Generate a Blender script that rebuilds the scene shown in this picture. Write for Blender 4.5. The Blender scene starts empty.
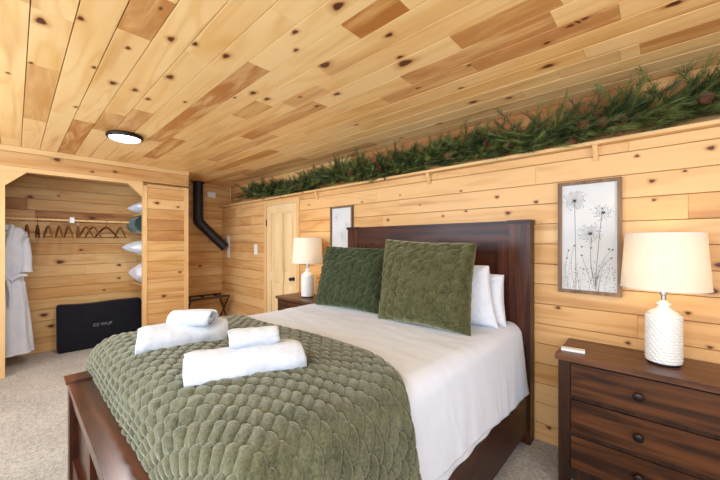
import bpy, bmesh, math, random
import numpy as np
from math import sin, cos, pi, radians, sqrt
from mathutils import Vector, Matrix, noise as mnoise
random.seed(7); np.random.seed(7)
S = bpy.context.scene
COL = S.collection
# ------------------------------------------------------------------ camera
YAW = radians(43); FPX = 322.0; HY = 242.0
CAM = Vector((0.0, -2.4, 1.33))
cd = bpy.data.cameras.new('camera'); cam = bpy.data.objects.new('camera', cd); COL.objects.link(cam)
cam.location = CAM; cam.rotation_euler = (pi/2, 0, YAW)
cd.sensor_width = 36; cd.lens = 36*FPX/720; cd.shift_y = 2/720; cd.clip_start = .02
S.camera = cam
def ray(px, py):
    r = (px-360)/FPX; u = (HY-py)/FPX
    return Vector((-sin(YAW)+r*cos(YAW), cos(YAW)+r*sin(YAW), u))
def on(ax, v, px, py):
    """point of the plane  axis=v  seen at photograph position px,py (used to take measurements)"""
    d = ray(px, py); t = (v-CAM[ax])/d[ax]
    return CAM+d*t
# ------------------------------------------------------------------ node helpers
def newmat(name):
    m = bpy.data.materials.new(name); m.use_nodes = True
    nt = m.node_tree; nt.nodes.clear()
    out = nt.nodes.new('ShaderNodeOutputMaterial'); b = nt.nodes.new('ShaderNodeBsdfPrincipled')
    nt.links.new(b.outputs[0], out.inputs[0])
    return m, nt, b
class N:
    def __init__(s, nt): s.nt = nt
    def n(s, t, **kw):
        x = s.nt.nodes.new('ShaderNode'+t)
        for k, v in kw.items(): setattr(x, k, v)
        return x
    def l(s, a, b): s.nt.links.new(a, b)
    def setv(s, sock, v):
        if hasattr(v, 'is_linked') or isinstance(v, bpy.types.NodeSocket): s.l(v, sock)
        else: sock.default_value = v
    def math(s, op, a, b=None, c=None, clamp=False):
        x = s.n('Math', operation=op); x.use_clamp = clamp
        s.setv(x.inputs[0], a)
        if b is not None: s.setv(x.inputs[1], b)
        if c is not None: s.setv(x.inputs[2], c)
        return x.outputs[0]
    def mix(s, f, a, b, bt='MIX'):
        x = s.n('Mix', data_type='RGBA', blend_type=bt)
        s.setv(x.inputs[0], f)
        for k, v in ((6, a), (7, b)):
            if isinstance(v, tuple): v = tuple(v)+(1,) if len(v) == 3 else v
            s.setv(x.inputs[k], v)
        return x.outputs[2]
    def noise(s, vec, scale, detail=2, rough=.5, dist=0):
        x = s.n('TexNoise'); s.l(vec, x.inputs['Vector'])
        x.inputs['Scale'].default_value = scale; x.inputs['Detail'].default_value = detail
        x.inputs['Roughness'].default_value = rough; x.inputs['Distortion'].default_value = dist
        return x.outputs[0]
    def mapv(s, vec, sc, loc=(0,0,0)):
        x = s.n('Mapping'); s.l(vec, x.inputs[0]); x.inputs['Scale'].default_value = sc; x.inputs['Location'].default_value = loc
        return x.outputs[0]
    def ramp(s, f, lo, hi):
        x = s.n('MapRange'); s.l(f, x.inputs[0]); x.inputs[1].default_value = lo; x.inputs[2].default_value = hi
        return x.outputs[0]
    def bump(s, h, strength, dist, bsdf, prev=None):
        x = s.n('Bump'); s.l(h, x.inputs['Height']); x.inputs['Strength'].default_value = strength; x.inputs['Distance'].default_value = dist
        if prev: s.l(prev, x.inputs['Normal'])
        if bsdf: s.l(x.outputs[0], bsdf.inputs['Normal'])
        return x.outputs[0]
# ------------------------------------------------------------------ materials
def pine(name, pale, amber, heart, rough=.42, knots=.5, spec=.35, streak=.45):
    m, nt, b = newmat(name); g = N(nt)
    uv = g.n('UVMap').outputs[0]
    at = g.n('Attribute', attribute_name='brd'); sp = g.n('SeparateColor'); g.l(at.outputs['Color'], sp.inputs[0])
    rnd, dark, knot = sp.outputs
    # voronoi knots: distance in board space
    kv = g.mapv(uv, (2.1, 4.2, 1))
    vo = g.n('TexVoronoi'); g.l(kv, vo.inputs['Vector']); vo.inputs['Scale'].default_value = 1; vo.inputs['Randomness'].default_value = .9
    vs = g.n('SeparateColor'); g.l(vo.outputs['Color'], vs.inputs[0])
    has = g.math('LESS_THAN', vs.outputs[0], knots)
    size = g.math('MULTIPLY_ADD', vs.outputs[1], .035, .018)
    kd = g.math('DIVIDE', vo.outputs['Distance'], size)             # 1 at the rim
    kin = g.math('MULTIPLY', g.math('SUBTRACT', 1.25, kd, clamp=True), has)
    halo = g.math('MULTIPLY', g.math('DIVIDE', 1.0, g.math('ADD', g.math('MULTIPLY', kd, kd), 1.0)), has)
    # growth figure
    n1 = g.noise(g.mapv(uv, (.7, 6, 1)), 1, 2, .45, .3)
    ph = g.math('MULTIPLY_ADD', n1, 34, g.math('MULTIPLY', halo, 6))
    fig = g.math('MULTIPLY_ADD', g.math('SINE', ph), .5, .5)
    fig = g.math('POWER', fig, 2.5)
    fine = g.noise(g.mapv(uv, (4, 260, 1)), 1, 2, .6)
    blot = g.ramp(g.noise(g.mapv(uv, (1.1, 4.5, 1), (3, 8, 0)), 1, 3, .55), .38, .68)
    t = g.math('MULTIPLY_ADD', fig, .34, g.math('MULTIPLY_ADD', blot, .42, g.math('MULTIPLY_ADD', fine, .25, -.20)))
    t = g.math('ADD', t, g.math('MULTIPLY_ADD', rnd, .85, -.28), clamp=True)
    c = g.mix(t, pale, amber)
    st = g.ramp(g.noise(g.mapv(uv, (.55, 8, 1), (11, 5, 0)), 1, 2, .5, .4), .60, .70)
    c = g.mix(g.math('MULTIPLY', st, streak), c, heart)
    hn = g.ramp(g.noise(g.mapv(uv, (1.6, 11, 1), (5, 3, 0)), 1, 3, .6, .8), .36, .56)
    hm = g.math('MULTIPLY', dark, g.math('MULTIPLY_ADD', hn, .68, .42), clamp=True)
    c = g.mix(hm, c, heart)
    c = g.mix(g.math('MULTIPLY', g.math('POWER', halo, 1.6), .55), c, (heart[0], heart[1], heart[2]))
    c = g.mix(g.math('MULTIPLY', kin, 1.0, clamp=True), c, (.10, .035, .012))
    kk = g.math('POWER', knot, 1.0)
    c = g.mix(g.ramp(kk, .0, .5), c, (heart[0]*.9, heart[1]*.85, heart[2]*.8))
    c = g.mix(g.ramp(kk, .45, .62), c, (.09, .03, .012))
    g.l(c, b.inputs['Base Color'])
    b.inputs['Roughness'].default_value = rough; b.inputs['Specular IOR Level'].default_value = spec
    g.bump(fine, .12, .001, b)
    return m
PALE = (.76, .455, .195); AMB = (.56, .262, .072); HRT = (.32, .105, .020)
M = {}
M['ceiling'] = pine('knotty_pine_ceiling', (.94, .63, .285), (.76, .39, .095), (.46, .155, .028), .36, .34, .4, .35)
M['wall'] = pine('knotty_pine_wall', PALE, AMB, HRT, .45, .5)
M['closet'] = pine('closet_pine', (.76, .48, .21), (.58, .28, .08), HRT, .5, .5)
M['trim'] = pine('clear_pine', (.77, .49, .22), (.64, .34, .11), HRT, .45, .12, .35, .15)
M['door'] = pine('door_pine', (.82, .60, .33), (.74, .49, .23), HRT, .42, .5)

def dark_wood(name, base, streak, axis, rough=.28, sc=1.0, coat=.3):
    m, nt, b = newmat(name); g = N(nt)
    co = g.n('TexCoord').outputs['Object']
    s = [22*sc]*3; s[axis] = 1.6*sc
    n1 = g.noise(g.mapv(co, tuple(s)), 1, 4, .6, .6)
    s2 = [90*sc]*3; s2[axis] = 3*sc
    n2 = g.noise(g.mapv(co, tuple(s2)), 1, 2, .5)
    c = g.mix(g.ramp(n1, .38, .66), base, streak)
    c = g.mix(g.math('MULTIPLY', g.ramp(n2, .5, .75), .35), c, tuple(x*.35 for x in base))
    g.l(c, b.inputs['Base Color'])
    b.inputs['Roughness'].default_value = rough; b.inputs['Coat Weight'].default_value = coat; b.inputs['Coat Roughness'].default_value = .22; b.inputs['Specular IOR Level'].default_value = .28
    g.bump(n2, .10, .001, b)
    return m
M['bed_x'] = dark_wood('espresso_wood_across', (.022, .006, .003), (.085, .019, .007), 0, .42, 1, .08)
M['bed_y'] = dark_wood('espresso_wood_along', (.020, .007, .004), (.060, .017, .007), 1, .42, 1, .08)
M['bed_z'] = dark_wood('espresso_wood_upright', (.026, .007, .004), (.105, .026, .008), 2, .4, 1, .1)
M['bed_foot'] = dark_wood('polished_espresso', (.028, .009, .005), (.085, .024, .010), 0, .32, 1, .6)
M['bed_cap'] = dark_wood('worn_espresso_cap', (.045, .014, .008), (.17, .055, .022), 0, .3, .5, .4)
M['ns_top'] = dark_wood('walnut_top', (.085, .034, .017), (.19, .08, .038), 0, .35, 1, .1)
M['ns_body'] = dark_wood('walnut_frame', (.020, .008, .005), (.055, .020, .009), 2, .42, 1, .1)
M['ns_drawer'] = dark_wood('walnut_drawer', (.026, .009, .004), (.125, .043, .013), 0, .42, 1, .1)
M['frame'] = dark_wood('picture_frame_wood', (.16, .085, .045), (.30, .17, .095), 2, .5, 1, 0)
M['hanger'] = dark_wood('hanger_wood', (.16, .065, .025), (.28, .12, .045), 0, .4)
M['hanger_dark'] = dark_wood('dark_hanger_wood', (.05, .02, .01), (.12, .05, .02), 0, .4)
M['rack'] = dark_wood('rack_wood', (.03, .015, .01), (.07, .03, .018), 1, .4)

def simple(name, col, rough=.5, metal=0, **kw):
    m, nt, b = newmat(name); b.inputs['Base Color'].default_value = tuple(col)+(1,)
    b.inputs['Roughness'].default_value = rough; b.inputs['Metallic'].default_value = metal
    g = N(nt); co = g.n('TexCoord').outputs['Object']
    n = g.noise(co, 60, 2); r = g.ramp(n, .3, .7)
    g.l(g.math('MULTIPLY_ADD', r, .08, rough-.04), b.inputs['Roughness'])
    for k, v in kw.items(): b.inputs[k.replace('_', ' ')].default_value = v
    return m
M['bronze'] = simple('dark_bronze_metal', (.035, .025, .022), .38, .8)
M['black'] = simple('black_metal', (.010, .009, .010), .55, 0)
M['chrome'] = simple('steel_wire', (.5, .5, .5), .3, 1)
M['plate'] = simple('white_plastic', (.8, .8, .78), .4)
M['ink'] = simple('ink', (.055, .055, .058), .8)
M['ink_pale'] = simple('pale_ink', (.56, .57, .60), .8)
M['card'] = simple('white_card', (.85, .85, .83), .6)
M['grey_text'] = simple('grey_print', (.22, .22, .25), .6)
M['glass'] = simple('window_frame_white', (.8, .8, .8), .4)

def fabric(name, col, col2=None, scale=400, rough=.9, sheen=0, sheen_t=(1, 1, 1), bump=.3, bd=.002, wr=0, wrs=6, mott=12):
    m, nt, b = newmat(name); g = N(nt)
    co = g.n('TexCoord').outputs['Object']
    n = g.noise(co, scale, 3, .65); big = g.noise(co, mott, 3, .6)
    if col2: c = g.mix(g.ramp(g.math('ADD', g.math('MULTIPLY', n, .6), g.math('MULTIPLY', big, .4)), .38, .62), col, col2); g.l(c, b.inputs['Base Color'])
    else: b.inputs['Base Color'].default_value = tuple(col)+(1,)
    b.inputs['Roughness'].default_value = rough; b.inputs['Specular IOR Level'].default_value = .15
    b.inputs['Sheen Weight'].default_value = sheen; b.inputs['Sheen Roughness'].default_value = .45; b.inputs['Sheen Tint'].default_value = tuple(sheen_t)+(1,)
    p = g.bump(n, bump, bd, None if wr else b)
    if wr:
        w = g.noise(g.mapv(co, (1, 1, 1)), wrs, 3, .5, 1.2)
        g.bump(w, wr, .02, b, p)
    return m
M['sheet'] = fabric('white_cotton', (.73, .79, .92), None, 900, .85, .1, bump=.08, wr=.18, wrs=5)
M['pillowcase'] = fabric('white_pillowcase', (.76, .79, .87), None, 900, .85, .1, bump=.08, wr=.75, wrs=9)
M['towel'] = fabric('white_terry', (.68, .71, .78), (.55, .58, .65), 260, .95, .3, bump=.55, bd=.003)
M['robe'] = fabric('white_robe', (.78, .82, .92), (.68, .72, .84), 200, .95, .2, bump=.4, bd=.003, wr=.2, wrs=10)
M['quilt'] = fabric('sage_plush', (.045, .046, .023), (.135, .137, .080), 130, .9, .6, (.92, .95, .84), bump=.8, bd=.004, mott=9)
M['velvet'] = fabric('olive_velvet', (.032, .030, .010), (.110, .104, .046), 110, .8, .6, (.85, .85, .50), bump=.6, bd=.003, mott=18)
M['velvet_dark'] = fabric('deep_green_velvet', (.014, .021, .008), (.055, .066, .030), 110, .8, .45, (.7, .8, .5), bump=.6, bd=.003, mott=18)
M['bag'] = fabric('black_nylon', (.006, .006, .010), (.011, .011, .018), 500, .7, .1, bump=.15, bd=.001, wr=.2, wrs=7)
M['webbing'] = fabric('dark_webbing', (.03, .02, .015), None, 500, .8, bump=.2, bd=.001)
M['blanket'] = fabric('teal_blanket', (.02, .05, .045), (.05, .09, .08), 200, .95, .3, bump=.5, bd=.003)
M['laundry'] = fabric('lilac_white_cloth', (.70, .64, .68), (.80, .76, .80), 200, .95, .1, bump=.3, bd=.002, wr=.3)
M['base'] = simple('ceramic_white', (.82, .80, .76), .45)

def carpet():
    m, nt, b = newmat('plush_carpet'); g = N(nt)
    co = g.n('TexCoord').outputs['Object']
    n1 = g.noise(co, 130, 4, .7); n2 = g.noise(co, 36, 4, .7, .3); n3 = g.noise(co, 3, 2)
    t = g.math('ADD', g.math('MULTIPLY', n1, .45), g.math('ADD', g.math('MULTIPLY', n2, .4), g.math('MULTIPLY', n3, .15)))
    c = g.mix(g.ramp(t, .40, .58), (.30, .275, .25), (.70, .65, .595))
    g.l(c, b.inputs['Base Color']); b.inputs['Roughness'].default_value = 1; b.inputs['Specular IOR Level'].default_value = .05
    b.inputs['Sheen Weight'].default_value = .2
    p = g.bump(n2, .8, .02, None); g.bump(n1, 1, .008, b, p)
    return m
M['carpet'] = carpet()

def shade_mat():
    m, nt, b = newmat('lamp_shade_linen'); g = N(nt)
    out = [n for n in nt.nodes if n.type == 'OUTPUT_MATERIAL'][0]
    co = g.n('TexCoord').outputs['Object']; n = g.noise(co, 300, 2)
    c = g.mix(n, (.86, .80, .70), (.93, .88, .79))
    d = g.n('BsdfDiffuse'); t = g.n('BsdfTranslucent'); g.l(c, d.inputs[0]); t.inputs[0].default_value = (.90, .80, .62, 1)
    mx = g.n('MixShader'); mx.inputs[0].default_value = .33; g.l(d.outputs[0], mx.inputs[1]); g.l(t.outputs[0], mx.inputs[2]); g.l(mx.outputs[0], out.inputs[0])
    nt.nodes.remove(b)
    return m
M['shade'] = shade_mat()
def emit(name, col, st):
    m, nt, b = newmat(name); b.inputs['Base Color'].default_value = (1, 1, 1, 1)
    b.inputs['Emission Color'].default_value = tuple(col)+(1,); b.inputs['Emission Strength'].default_value = st
    return m
M['lit_diffuser'] = emit('lit_diffuser', (1, .97, .92), 5)
M['bulb'] = emit('lit_bulb', (1, .8, .5), 6)
def needle_mat():
    m, nt, b = newmat('pine_needles'); g = N(nt)
    at = g.n('Attribute', attribute_name='tint')
    co = g.n('TexCoord').outputs['Object']; n = g.noise(co, 9, 2)
    sp = g.n('SeparateColor'); g.l(at.outputs['Color'], sp.inputs[0])
    c = g.mix(sp.outputs[0], (.014, .034, .008), (.22, .25, .05))
    c = g.mix(g.math('MULTIPLY', n, .5), c, (.03, .055, .015))
    g.l(c, b.inputs['Base Color']); b.inputs['Roughness'].default_value = .55
    return m
M['needle'] = needle_mat()
M['stem'] = simple('brown_stem', (.06, .035, .02), .8)
M['cone'] = fabric('pine_cone_brown', (.10, .035, .02), (.22, .09, .05), 60, .8, bump=.2)
def paper():
    m, nt, b = newmat('print_paper'); g = N(nt); co = g.n('TexCoord').outputs['Object']
    n = g.noise(co, 3, 3, .6)
    g.l(g.mix(g.ramp(n, .3, .7), (.68, .67, .65), (.58, .575, .57)), b.inputs['Base Color']); b.inputs['Roughness'].default_value = .6
    return m
M['paper'] = paper()

# ------------------------------------------------------------------ mesh helpers
def link(name, me, m=None, parent=None, smooth=False):
    o = bpy.data.objects.new(name, me); COL.objects.link(o)
    if m: me.materials.append(m)
    if parent: o.parent = parent
    if smooth:
        me.polygons.foreach_set('use_smooth', [True]*len(me.polygons))
    return o
def tag(o, label, cat, group=None):
    o['label'] = label; o['category'] = cat
    if group: o['group'] = group
    return o
def thing(name, label, cat, loc=(0, 0, 0), rz=0, group=None):
    o = bpy.data.objects.new(name, None); COL.objects.link(o); o.empty_display_size = .1
    o.location = loc; o.rotation_euler = (0, 0, rz)
    return tag(o, label, cat, group)
def struct(o): o['kind'] = 'structure'; return o
def copy_tree(o, parent=None):
    c = o.copy(); COL.objects.link(c); c.parent = parent
    for ch in list(o.children): copy_tree(ch, c)
    return c
def fin(name, bm, m, parent=None, smooth=False, bevel=0, seg=2):
    if bevel:
        bmesh.ops.bevel(bm, geom=[e for e in bm.edges if e.calc_face_angle(0) > .6], offset=bevel, segments=seg, affect='EDGES', profile=.6, clamp_overlap=True)
    bmesh.ops.recalc_face_normals(bm, faces=bm.faces)
    me = bpy.data.meshes.new(name); bm.to_mesh(me); bm.free()
    o = link(name, me, m, parent)
    if smooth:
        me.polygons.foreach_set('use_smooth', [True]*len(me.polygons))
        try: me.set_sharp_from_angle(angle=radians(38))
        except Exception: pass
    return o
def bx(bm, x0, x1, y0, y1, z0, z1):
    v = [bm.verts.new((x, y, z)) for x in (x0, x1) for y in (y0, y1) for z in (z0, z1)]
    for f in ((0, 1, 3, 2), (4, 6, 7, 5), (0, 4, 5, 1), (2, 3, 7, 6), (0, 2, 6, 4), (1, 5, 7, 3)):
        bm.faces.new([v[i] for i in f])
    return v
def box(name, x0, x1, y0, y1, z0, z1, m, parent=None, bevel=.003, seg=2):
    bm = bmesh.new(); bx(bm, x0, x1, y0, y1, z0, z1)
    return fin(name, bm, m, parent, smooth=True, bevel=bevel, seg=seg)
def prism(bm, pts, d):
    """polygon pts (3-D) extruded by vector d"""
    a = [bm.verts.new(p) for p in pts]; b = [bm.verts.new(Vector(p)+Vector(d)) for p in pts]
    n = len(a); bm.faces.new(a); bm.faces.new(b[::-1])
    for i in range(n): bm.faces.new((a[i], b[i], b[(i+1) % n], a[(i+1) % n]))
def lathe(bm, prof, seg=40, c=(0, 0, 0), capb=True, capt=True):
    rings = []
    for r, z in prof:
        rings.append([bm.verts.new((c[0]+r*cos(2*pi*k/seg), c[1]+r*sin(2*pi*k/seg), c[2]+z)) for k in range(seg)])
    for a, b in zip(rings, rings[1:]):
        for k in range(seg): bm.faces.new((a[k], a[(k+1) % seg], b[(k+1) % seg], b[k]))
    if capb: bm.faces.new(rings[0][::-1])
    if capt: bm.faces.new(rings[-1])
def tube(bm, pts, r, seg=8, caps=True):
    pts = [Vector(p) for p in pts]; rs = r if hasattr(r, '__len__') else [r]*len(pts)
    up = Vector((0, 0, 1)); rings = []
    t0 = (pts[1]-pts[0]).normalized()
    if abs(t0.dot(up)) > .9: up = Vector((1, 0, 0))
    u = t0.cross(up).normalized()
    for i, p in enumerate(pts):
        t = (pts[min(i+1, len(pts)-1)]-pts[max(i-1, 0)]).normalized()
        u = (u-t*u.dot(t)).normalized(); w = t.cross(u)
        rings.append([bm.verts.new(p+(u*cos(2*pi*k/seg)+w*sin(2*pi*k/seg))*rs[i]) for k in range(seg)])
    for a, b in zip(rings, rings[1:]):
        for k in range(seg): bm.faces.new((a[k], a[(k+1) % seg], b[(k+1) % seg], b[k]))
    if caps: bm.faces.new(rings[0][::-1]); bm.faces.new(rings[-1])
def gridmesh(name, X, Y, Z, m, parent=None, closeu=False, closev=False, smooth=True, caps=False):
    nu, nv = X.shape
    vs = np.stack([X, Y, Z], -1).reshape(-1, 3)
    fs = []
    for i in range(nu if closeu else nu-1):
        for j in range(nv if closev else nv-1):
            i2 = (i+1) % nu; j2 = (j+1) % nv
            fs.append((i*nv+j, i2*nv+j, i2*nv+j2, i*nv+j2))
    if caps and closev:
        fs.append(tuple(range(nv))[::-1]); fs.append(tuple((nu-1)*nv+k for k in range(nv)))
    me = bpy.data.meshes.new(name); me.from_pydata(vs.tolist(), [], fs); me.update()
    return link(name, me, m, parent, smooth)
def solid(o, th, off=-1):
    md = o.modifiers.new('thickness', 'SOLIDIFY'); md.thickness = th; md.offset = off
    return o

# ------------------------------------------------------------------ boards
class Boards:
    """a surface of tongue-and-groove boards: u along the boards, v across, nrm towards the room"""
    def __init__(s, O, U, V, NR, seed, bw=.133, base=.5, spread=.5, darkp=.05):
        s.O = Vector(O); s.U = Vector(U); s.V = Vector(V); s.N = Vector(NR); s.bw = bw
        s.rng = random.Random(seed); s.v = []; s.f = []; s.uv = []; s.col = []
        s.base = base; s.spread = spread; s.darkp = darkp; s.reg = []
    def P(s, u, v, n): return tuple(s.O+s.U*u+s.V*v+s.N*n)
    def poly(s, pts, uvs, cols):
        i = len(s.v); s.v += pts; s.f.append(tuple(range(i, i+len(pts)))); s.uv += uvs; s.col += cols
    def board(s, u0, u1, v0, v1, r=None, dark=None, gw=.0028, gd=.009):
        rg = s.rng
        if r is None: r = min(1, max(0, s.base+(rg.random()-.5)*s.spread))
        if dark is None: dark = rg.uniform(.35, .9) if rg.random() < s.darkp else 0
        ou, ov = rg.random()*60, rg.random()*60
        s.reg.append((u0, u1, v0, v1, r, dark, ou, ov))
        c = (r, dark, 0, 1)
        def q(*a):
            s.poly([s.P(*p) for p in a], [(p[0]+ou, p[1]+ov) for p in a], [c]*len(a))
        e = .0006
        a0, a1, b0, b1 = u0+e, u1-e, v0+gw, v1-gw
        q((a0, b0, 0), (a1, b0, 0), (a1, b1, 0), (a0, b1, 0))
        q((a0, v0, -gd), (a1, v0, -gd), (a1, b0, 0), (a0, b0, 0))
        q((a0, b1, 0), (a1, b1, 0), (a1, v1, -gd), (a0, v1, -gd))
        q((a0, v0, -gd), (a0, b0, 0), (a0, b1, 0), (a0, v1, -gd))
        q((a1, v0, -gd), (a1, v1, -gd), (a1, b1, 0), (a1, b0, 0))
    def area(s, u0, u1, v0, v1, vref=None, lmin=.9, lmax=2.6, force=(), hole=None):
        vref = v0 if vref is None else vref
        k = math.floor((v0-vref)/s.bw+1e-6)
        while vref+k*s.bw < v1-1e-4:
            a = max(v0, vref+k*s.bw); b = min(v1, vref+(k+1)*s.bw); k += 1
            if b-a < .008: continue
            mid = (a+b)/2
            spans = [(u0, u1)]
            if hole and hole[2] < mid < hole[3]: spans = [(u0, hole[0]), (hole[1], u1)]
            fr = sorted(f for f in force if a <= f[2] < b)
            for (p, q_) in spans:
                cur = p; cuts = []
                ff = [(max(p, f[0]), min(q_, f[1]), f[3]) for f in fr if f[1] > p and f[0] < q_]
                L = s.rng.uniform(.3, lmax)
                def plain(x0, x1):
                    x = x0; L = s.rng.uniform(.4, lmax)
                    while x1-x > L+.35: s.board(x, x+L, a, b); x += L; L = s.rng.uniform(lmin, lmax)
                    if x1-x > .001: s.board(x, x1, a, b)
                for f0, f1, d in ff:
                    if f0 < cur: f0 = cur
                    if f1 <= f0: continue
                    if f0-cur > .01: plain(cur, f0)
                    s.board(f0, f1, a, b, dark=d); cur = f1
                if q_-cur > .001: plain(cur, q_)
    def knot(s, u, v, ru, rv, strength=1.0):
        for (u0, u1, v0, v1, r, dark, ou, ov) in s.reg:
            if u0 <= u <= u1 and v0 <= v <= v1:
                v = min(max(v, v0+rv*1.0+.004), v1-rv*1.0-.004) if v1-v0 > 2*rv+.01 else (v0+v1)/2
                n = 14
                ph = s.rng.random()*6
                def pt(k, f):
                    a = 2*pi*k/n; w = 1+.12*sin(3*a+ph)
                    uu = min(max(u+ru*f*w*cos(a), u0+.002), u1-.002); vv = min(max(v+rv*f*w*sin(a), v0+.002), v1-.002)
                    return (uu, vv, .0004)
                rings = [(0, .95*strength), (.6, .72*strength), (.9, .45*strength), (1.25, .2), (2.3, 0)]
                for (f0, k0), (f1, k1) in zip(rings, rings[1:]):
                    for k in range(n):
                        ps = [pt(k, f0), pt(k, f1), pt(k+1, f1), pt(k+1, f0)]
                        ks = [k0, k1, k1, k0]
                        if f0 == 0: ps = ps[:3]; ks = ks[:3]
                        s.poly([s.P(*p) for p in ps], [(p[0]+ou, p[1]+ov) for p in ps], [(r, dark, kk, 1) for kk in ks])
                return
    def build(s, name, m, back=.06, parent=None):
        n0 = len(s.f)
        if back:
            us = [r[0] for r in s.reg]+[r[1] for r in s.reg]; vs = [r[2] for r in s.reg]+[r[3] for r in s.reg]
            for (u0, u1, v0, v1, r, d, ou, ov) in s.reg:
                pass
            # a backing slab per uninterrupted board run keeps openings open
            for (u0, u1, v0, v1, r, d, ou, ov) in s.reg:
                c = (r, d, 0, 1); g = -.005
                for pp in (((u0, v0, -back), (u0, v1, -back), (u1, v1, -back), (u1, v0, -back)),
                           ((u0, v0, g), (u0, v0, -back), (u1, v0, -back), (u1, v0, g)),
                           ((u0, v1, g), (u1, v1, g), (u1, v1, -back), (u0, v1, -back)),
                           ((u0, v0, g), (u0, v1, g), (u0, v1, -back), (u0, v0, -back)),
                           ((u1, v0, g), (u1, v0, -back), (u1, v1, -back), (u1, v1, g))):
                    s.poly([s.P(*p) for p in pp], [(p[0]+ou, p[1]+ov) for p in pp], [c]*4)
        me = bpy.data.meshes.new(name); me.from_pydata(s.v, [], s.f)
        uvl = me.uv_layers.new(name='UVMap'); uvl.data.foreach_set('uv', [c for p in s.uv for c in p])
        ca = me.color_attributes.new('brd', 'FLOAT_COLOR', 'CORNER'); ca.data.foreach_set('color', [c for p in s.col for c in p])
        # make every face look to the right side
        if (s.U.cross(s.V)).dot(s.N) < 0: me.flip_normals()
        me.update()
        return link(name, me, m, parent)
def woodbox(bm_boxes, name, m, parent=None, axis=2, r=.35, dark=0, bevel=.002, seed=1):
    """boxes of plain pine (trim, casing, shelf): one mesh with grain running along axis"""
    bm = bmesh.new()
    for b in bm_boxes:
        if callable(b): b(bm)
        else: bx(bm, *b)
    o = fin(name, bm, m, parent, smooth=True, bevel=bevel)
    me = o.data
    uvl = me.uv_layers.new(name='UVMap'); rg = random.Random(seed); ou, ov = rg.random()*50, rg.random()*50
    other = [i for i in range(3) if i != axis]
    data = []
    for l in me.loops:
        co = me.vertices[l.vertex_index].co; data += [co[axis]+ou, co[other[0]]+co[other[1]]*.7+ov]
    uvl.data.foreach_set('uv', data)
    ca = me.color_attributes.new('brd', 'FLOAT_COLOR', 'CORNER'); ca.data.foreach_set('color', [r, dark, 0, 1]*len(me.loops))
    return o

# ================================================================== ROOM
XL, XR, YF, CEIL, LEDGE = -5.44, 1.9, -4.2, 2.28, 1.93
YU = .15                                                             # upper wall, behind the ledge
fl = box('floor', XL-.1, XR+.1, YF-.1, YU+.1, -.08, 0, M['carpet'], bevel=0); struct(fl)

# ceiling: boards along x; v across = -y from YU
cb = Boards((0, 0, CEIL), (1, 0, 0), (0, -1, 0), (0, 0, -1), 11, base=.34, spread=.62, darkp=.05)
def cw(px, py): p = on(2, CEIL, px, py); return p.x, -p.y
force = []
for (a, b, d) in (((140, 37), (163, -2), .75), ((150, 140), (262, 68), .8), ((150, 158), (178, 139), .8), ((98, 130), (112, 113), .6),
                  ((112, 133), (146, 112), .6), ((34, 120), (56, 71), .45), ((238, 117), (262, 103), .7), ((218, 162), (277, 136), .6),
                  ((216, 170), (268, 149), .65), ((250, 176), (300, 157), .6), ((345, 28), (402, 3), .85), ((285, 104), (322, 88), .35),
                  ((455, 42), (562, 3), .7), ((405, 80), (556, 25), .75), ((382, 99), (478, 71), .6), ((640, 48), (740, 14), .6),
                  ((205, 184), (250, 170), .6), ((560, 75), (620, 55), .3)):
    u0, v0 = cw(*a); u1, v1 = cw(*b); force.append((min(u0, u1), max(u0, u1), (v0+v1)/2, d))
cb.area(XL-.08, XR+.08, -YU-.1, -YF+.06, vref=-YU-.02, lmin=1.0, lmax=3.0, force=force)
for (px, py, sz) in ((171, 39, 1), (226, 56, 1.1), (170, 77, 1.3), (113, 83, 1.2), (135, 90, 1.1), (148, 99, 1), (193, 43, .8), (253, 93, 1.2), (267, 99, 1.1),
                     (325, 65, 1.6), (405, 63, 1.9), (337, 94, 1.1), (317, 106, 1), (128, 48, .7), (41, 21, 1.3), (77, 17, .8), (96, 68, .7), (338, 6, 1.3),
                     (473, 102, 1.2), (389, 35, .9), (400, 57, .8), (547, 43, .8), (570, 26, .8), (509, 98, .9), (438, 123, 1), (461, 88, .7), (8, 73, .6),
                     (233, 97, .6), (185, 102, .7), (76, 107, .8), (295, 32, .8), (357, 125, .8), (401, 138, .7), (548, 66, 1.3), (296, 50, .7), (300, 97, .7), (470, 65, .7), (418, 88, .7), (674, 3, 1.2), (585, 18, .7), (31, 63, .7)):
    u, v = cw(px, py); cb.knot(u, v, .023*sz, .014*sz)
c_ob = cb.build('ceiling', M['ceiling'], back=.05); struct(c_ob)

# headboard wall (lower part) with the door opening, then the set-back upper part
D0, D1, DT = -4.06, -3.25, 1.885
wb = Boards((0, 0, 0), (1, 0, 0), (0, 0, 1), (0, -1, 0), 5, base=.42, spread=.95, darkp=.0)
wb.area(XL, XR, 0, LEDGE-.02, vref=-.013, hole=(D0, D1, 0, DT-.03), lmin=.8, lmax=2.4)
for (px, py, sz) in ((652, 181, 1), (637, 156, .8), (654, 200, .7), (711, 148, 1.1), (685, 171, .6), (712, 291, 1.7), (719, 265, 1.2), (688, 313, .9), (628, 343, .9), (710, 348, .8),
                     (461, 191, .7), (497, 197, 1), (466, 211, .8), (443, 216, .8), (508, 213, 1.3), (536, 202, 1), (558, 307, 1), (549, 427, 1), (388, 220, 1.1), (362, 202, .8), (400, 195, .6), (315, 183, .8), (420, 205, .6)):
    p = on(1, 0, px, py); wb.knot(p.x, p.z, .013*sz, .0095*sz)
o = wb.build('wall_back', M['wall'], back=.1); struct(o)
wu = Boards((0, YU, 0), (1, 0, 0), (0, 0, 1), (0, -1, 0), 6, base=.75, spread=.5, darkp=.1)
wu.area(XL, XR, LEDGE, CEIL+.04, vref=LEDGE-.05)
struct(wu.build('wall_back_upper', M['wall'], back=.1))
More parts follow.
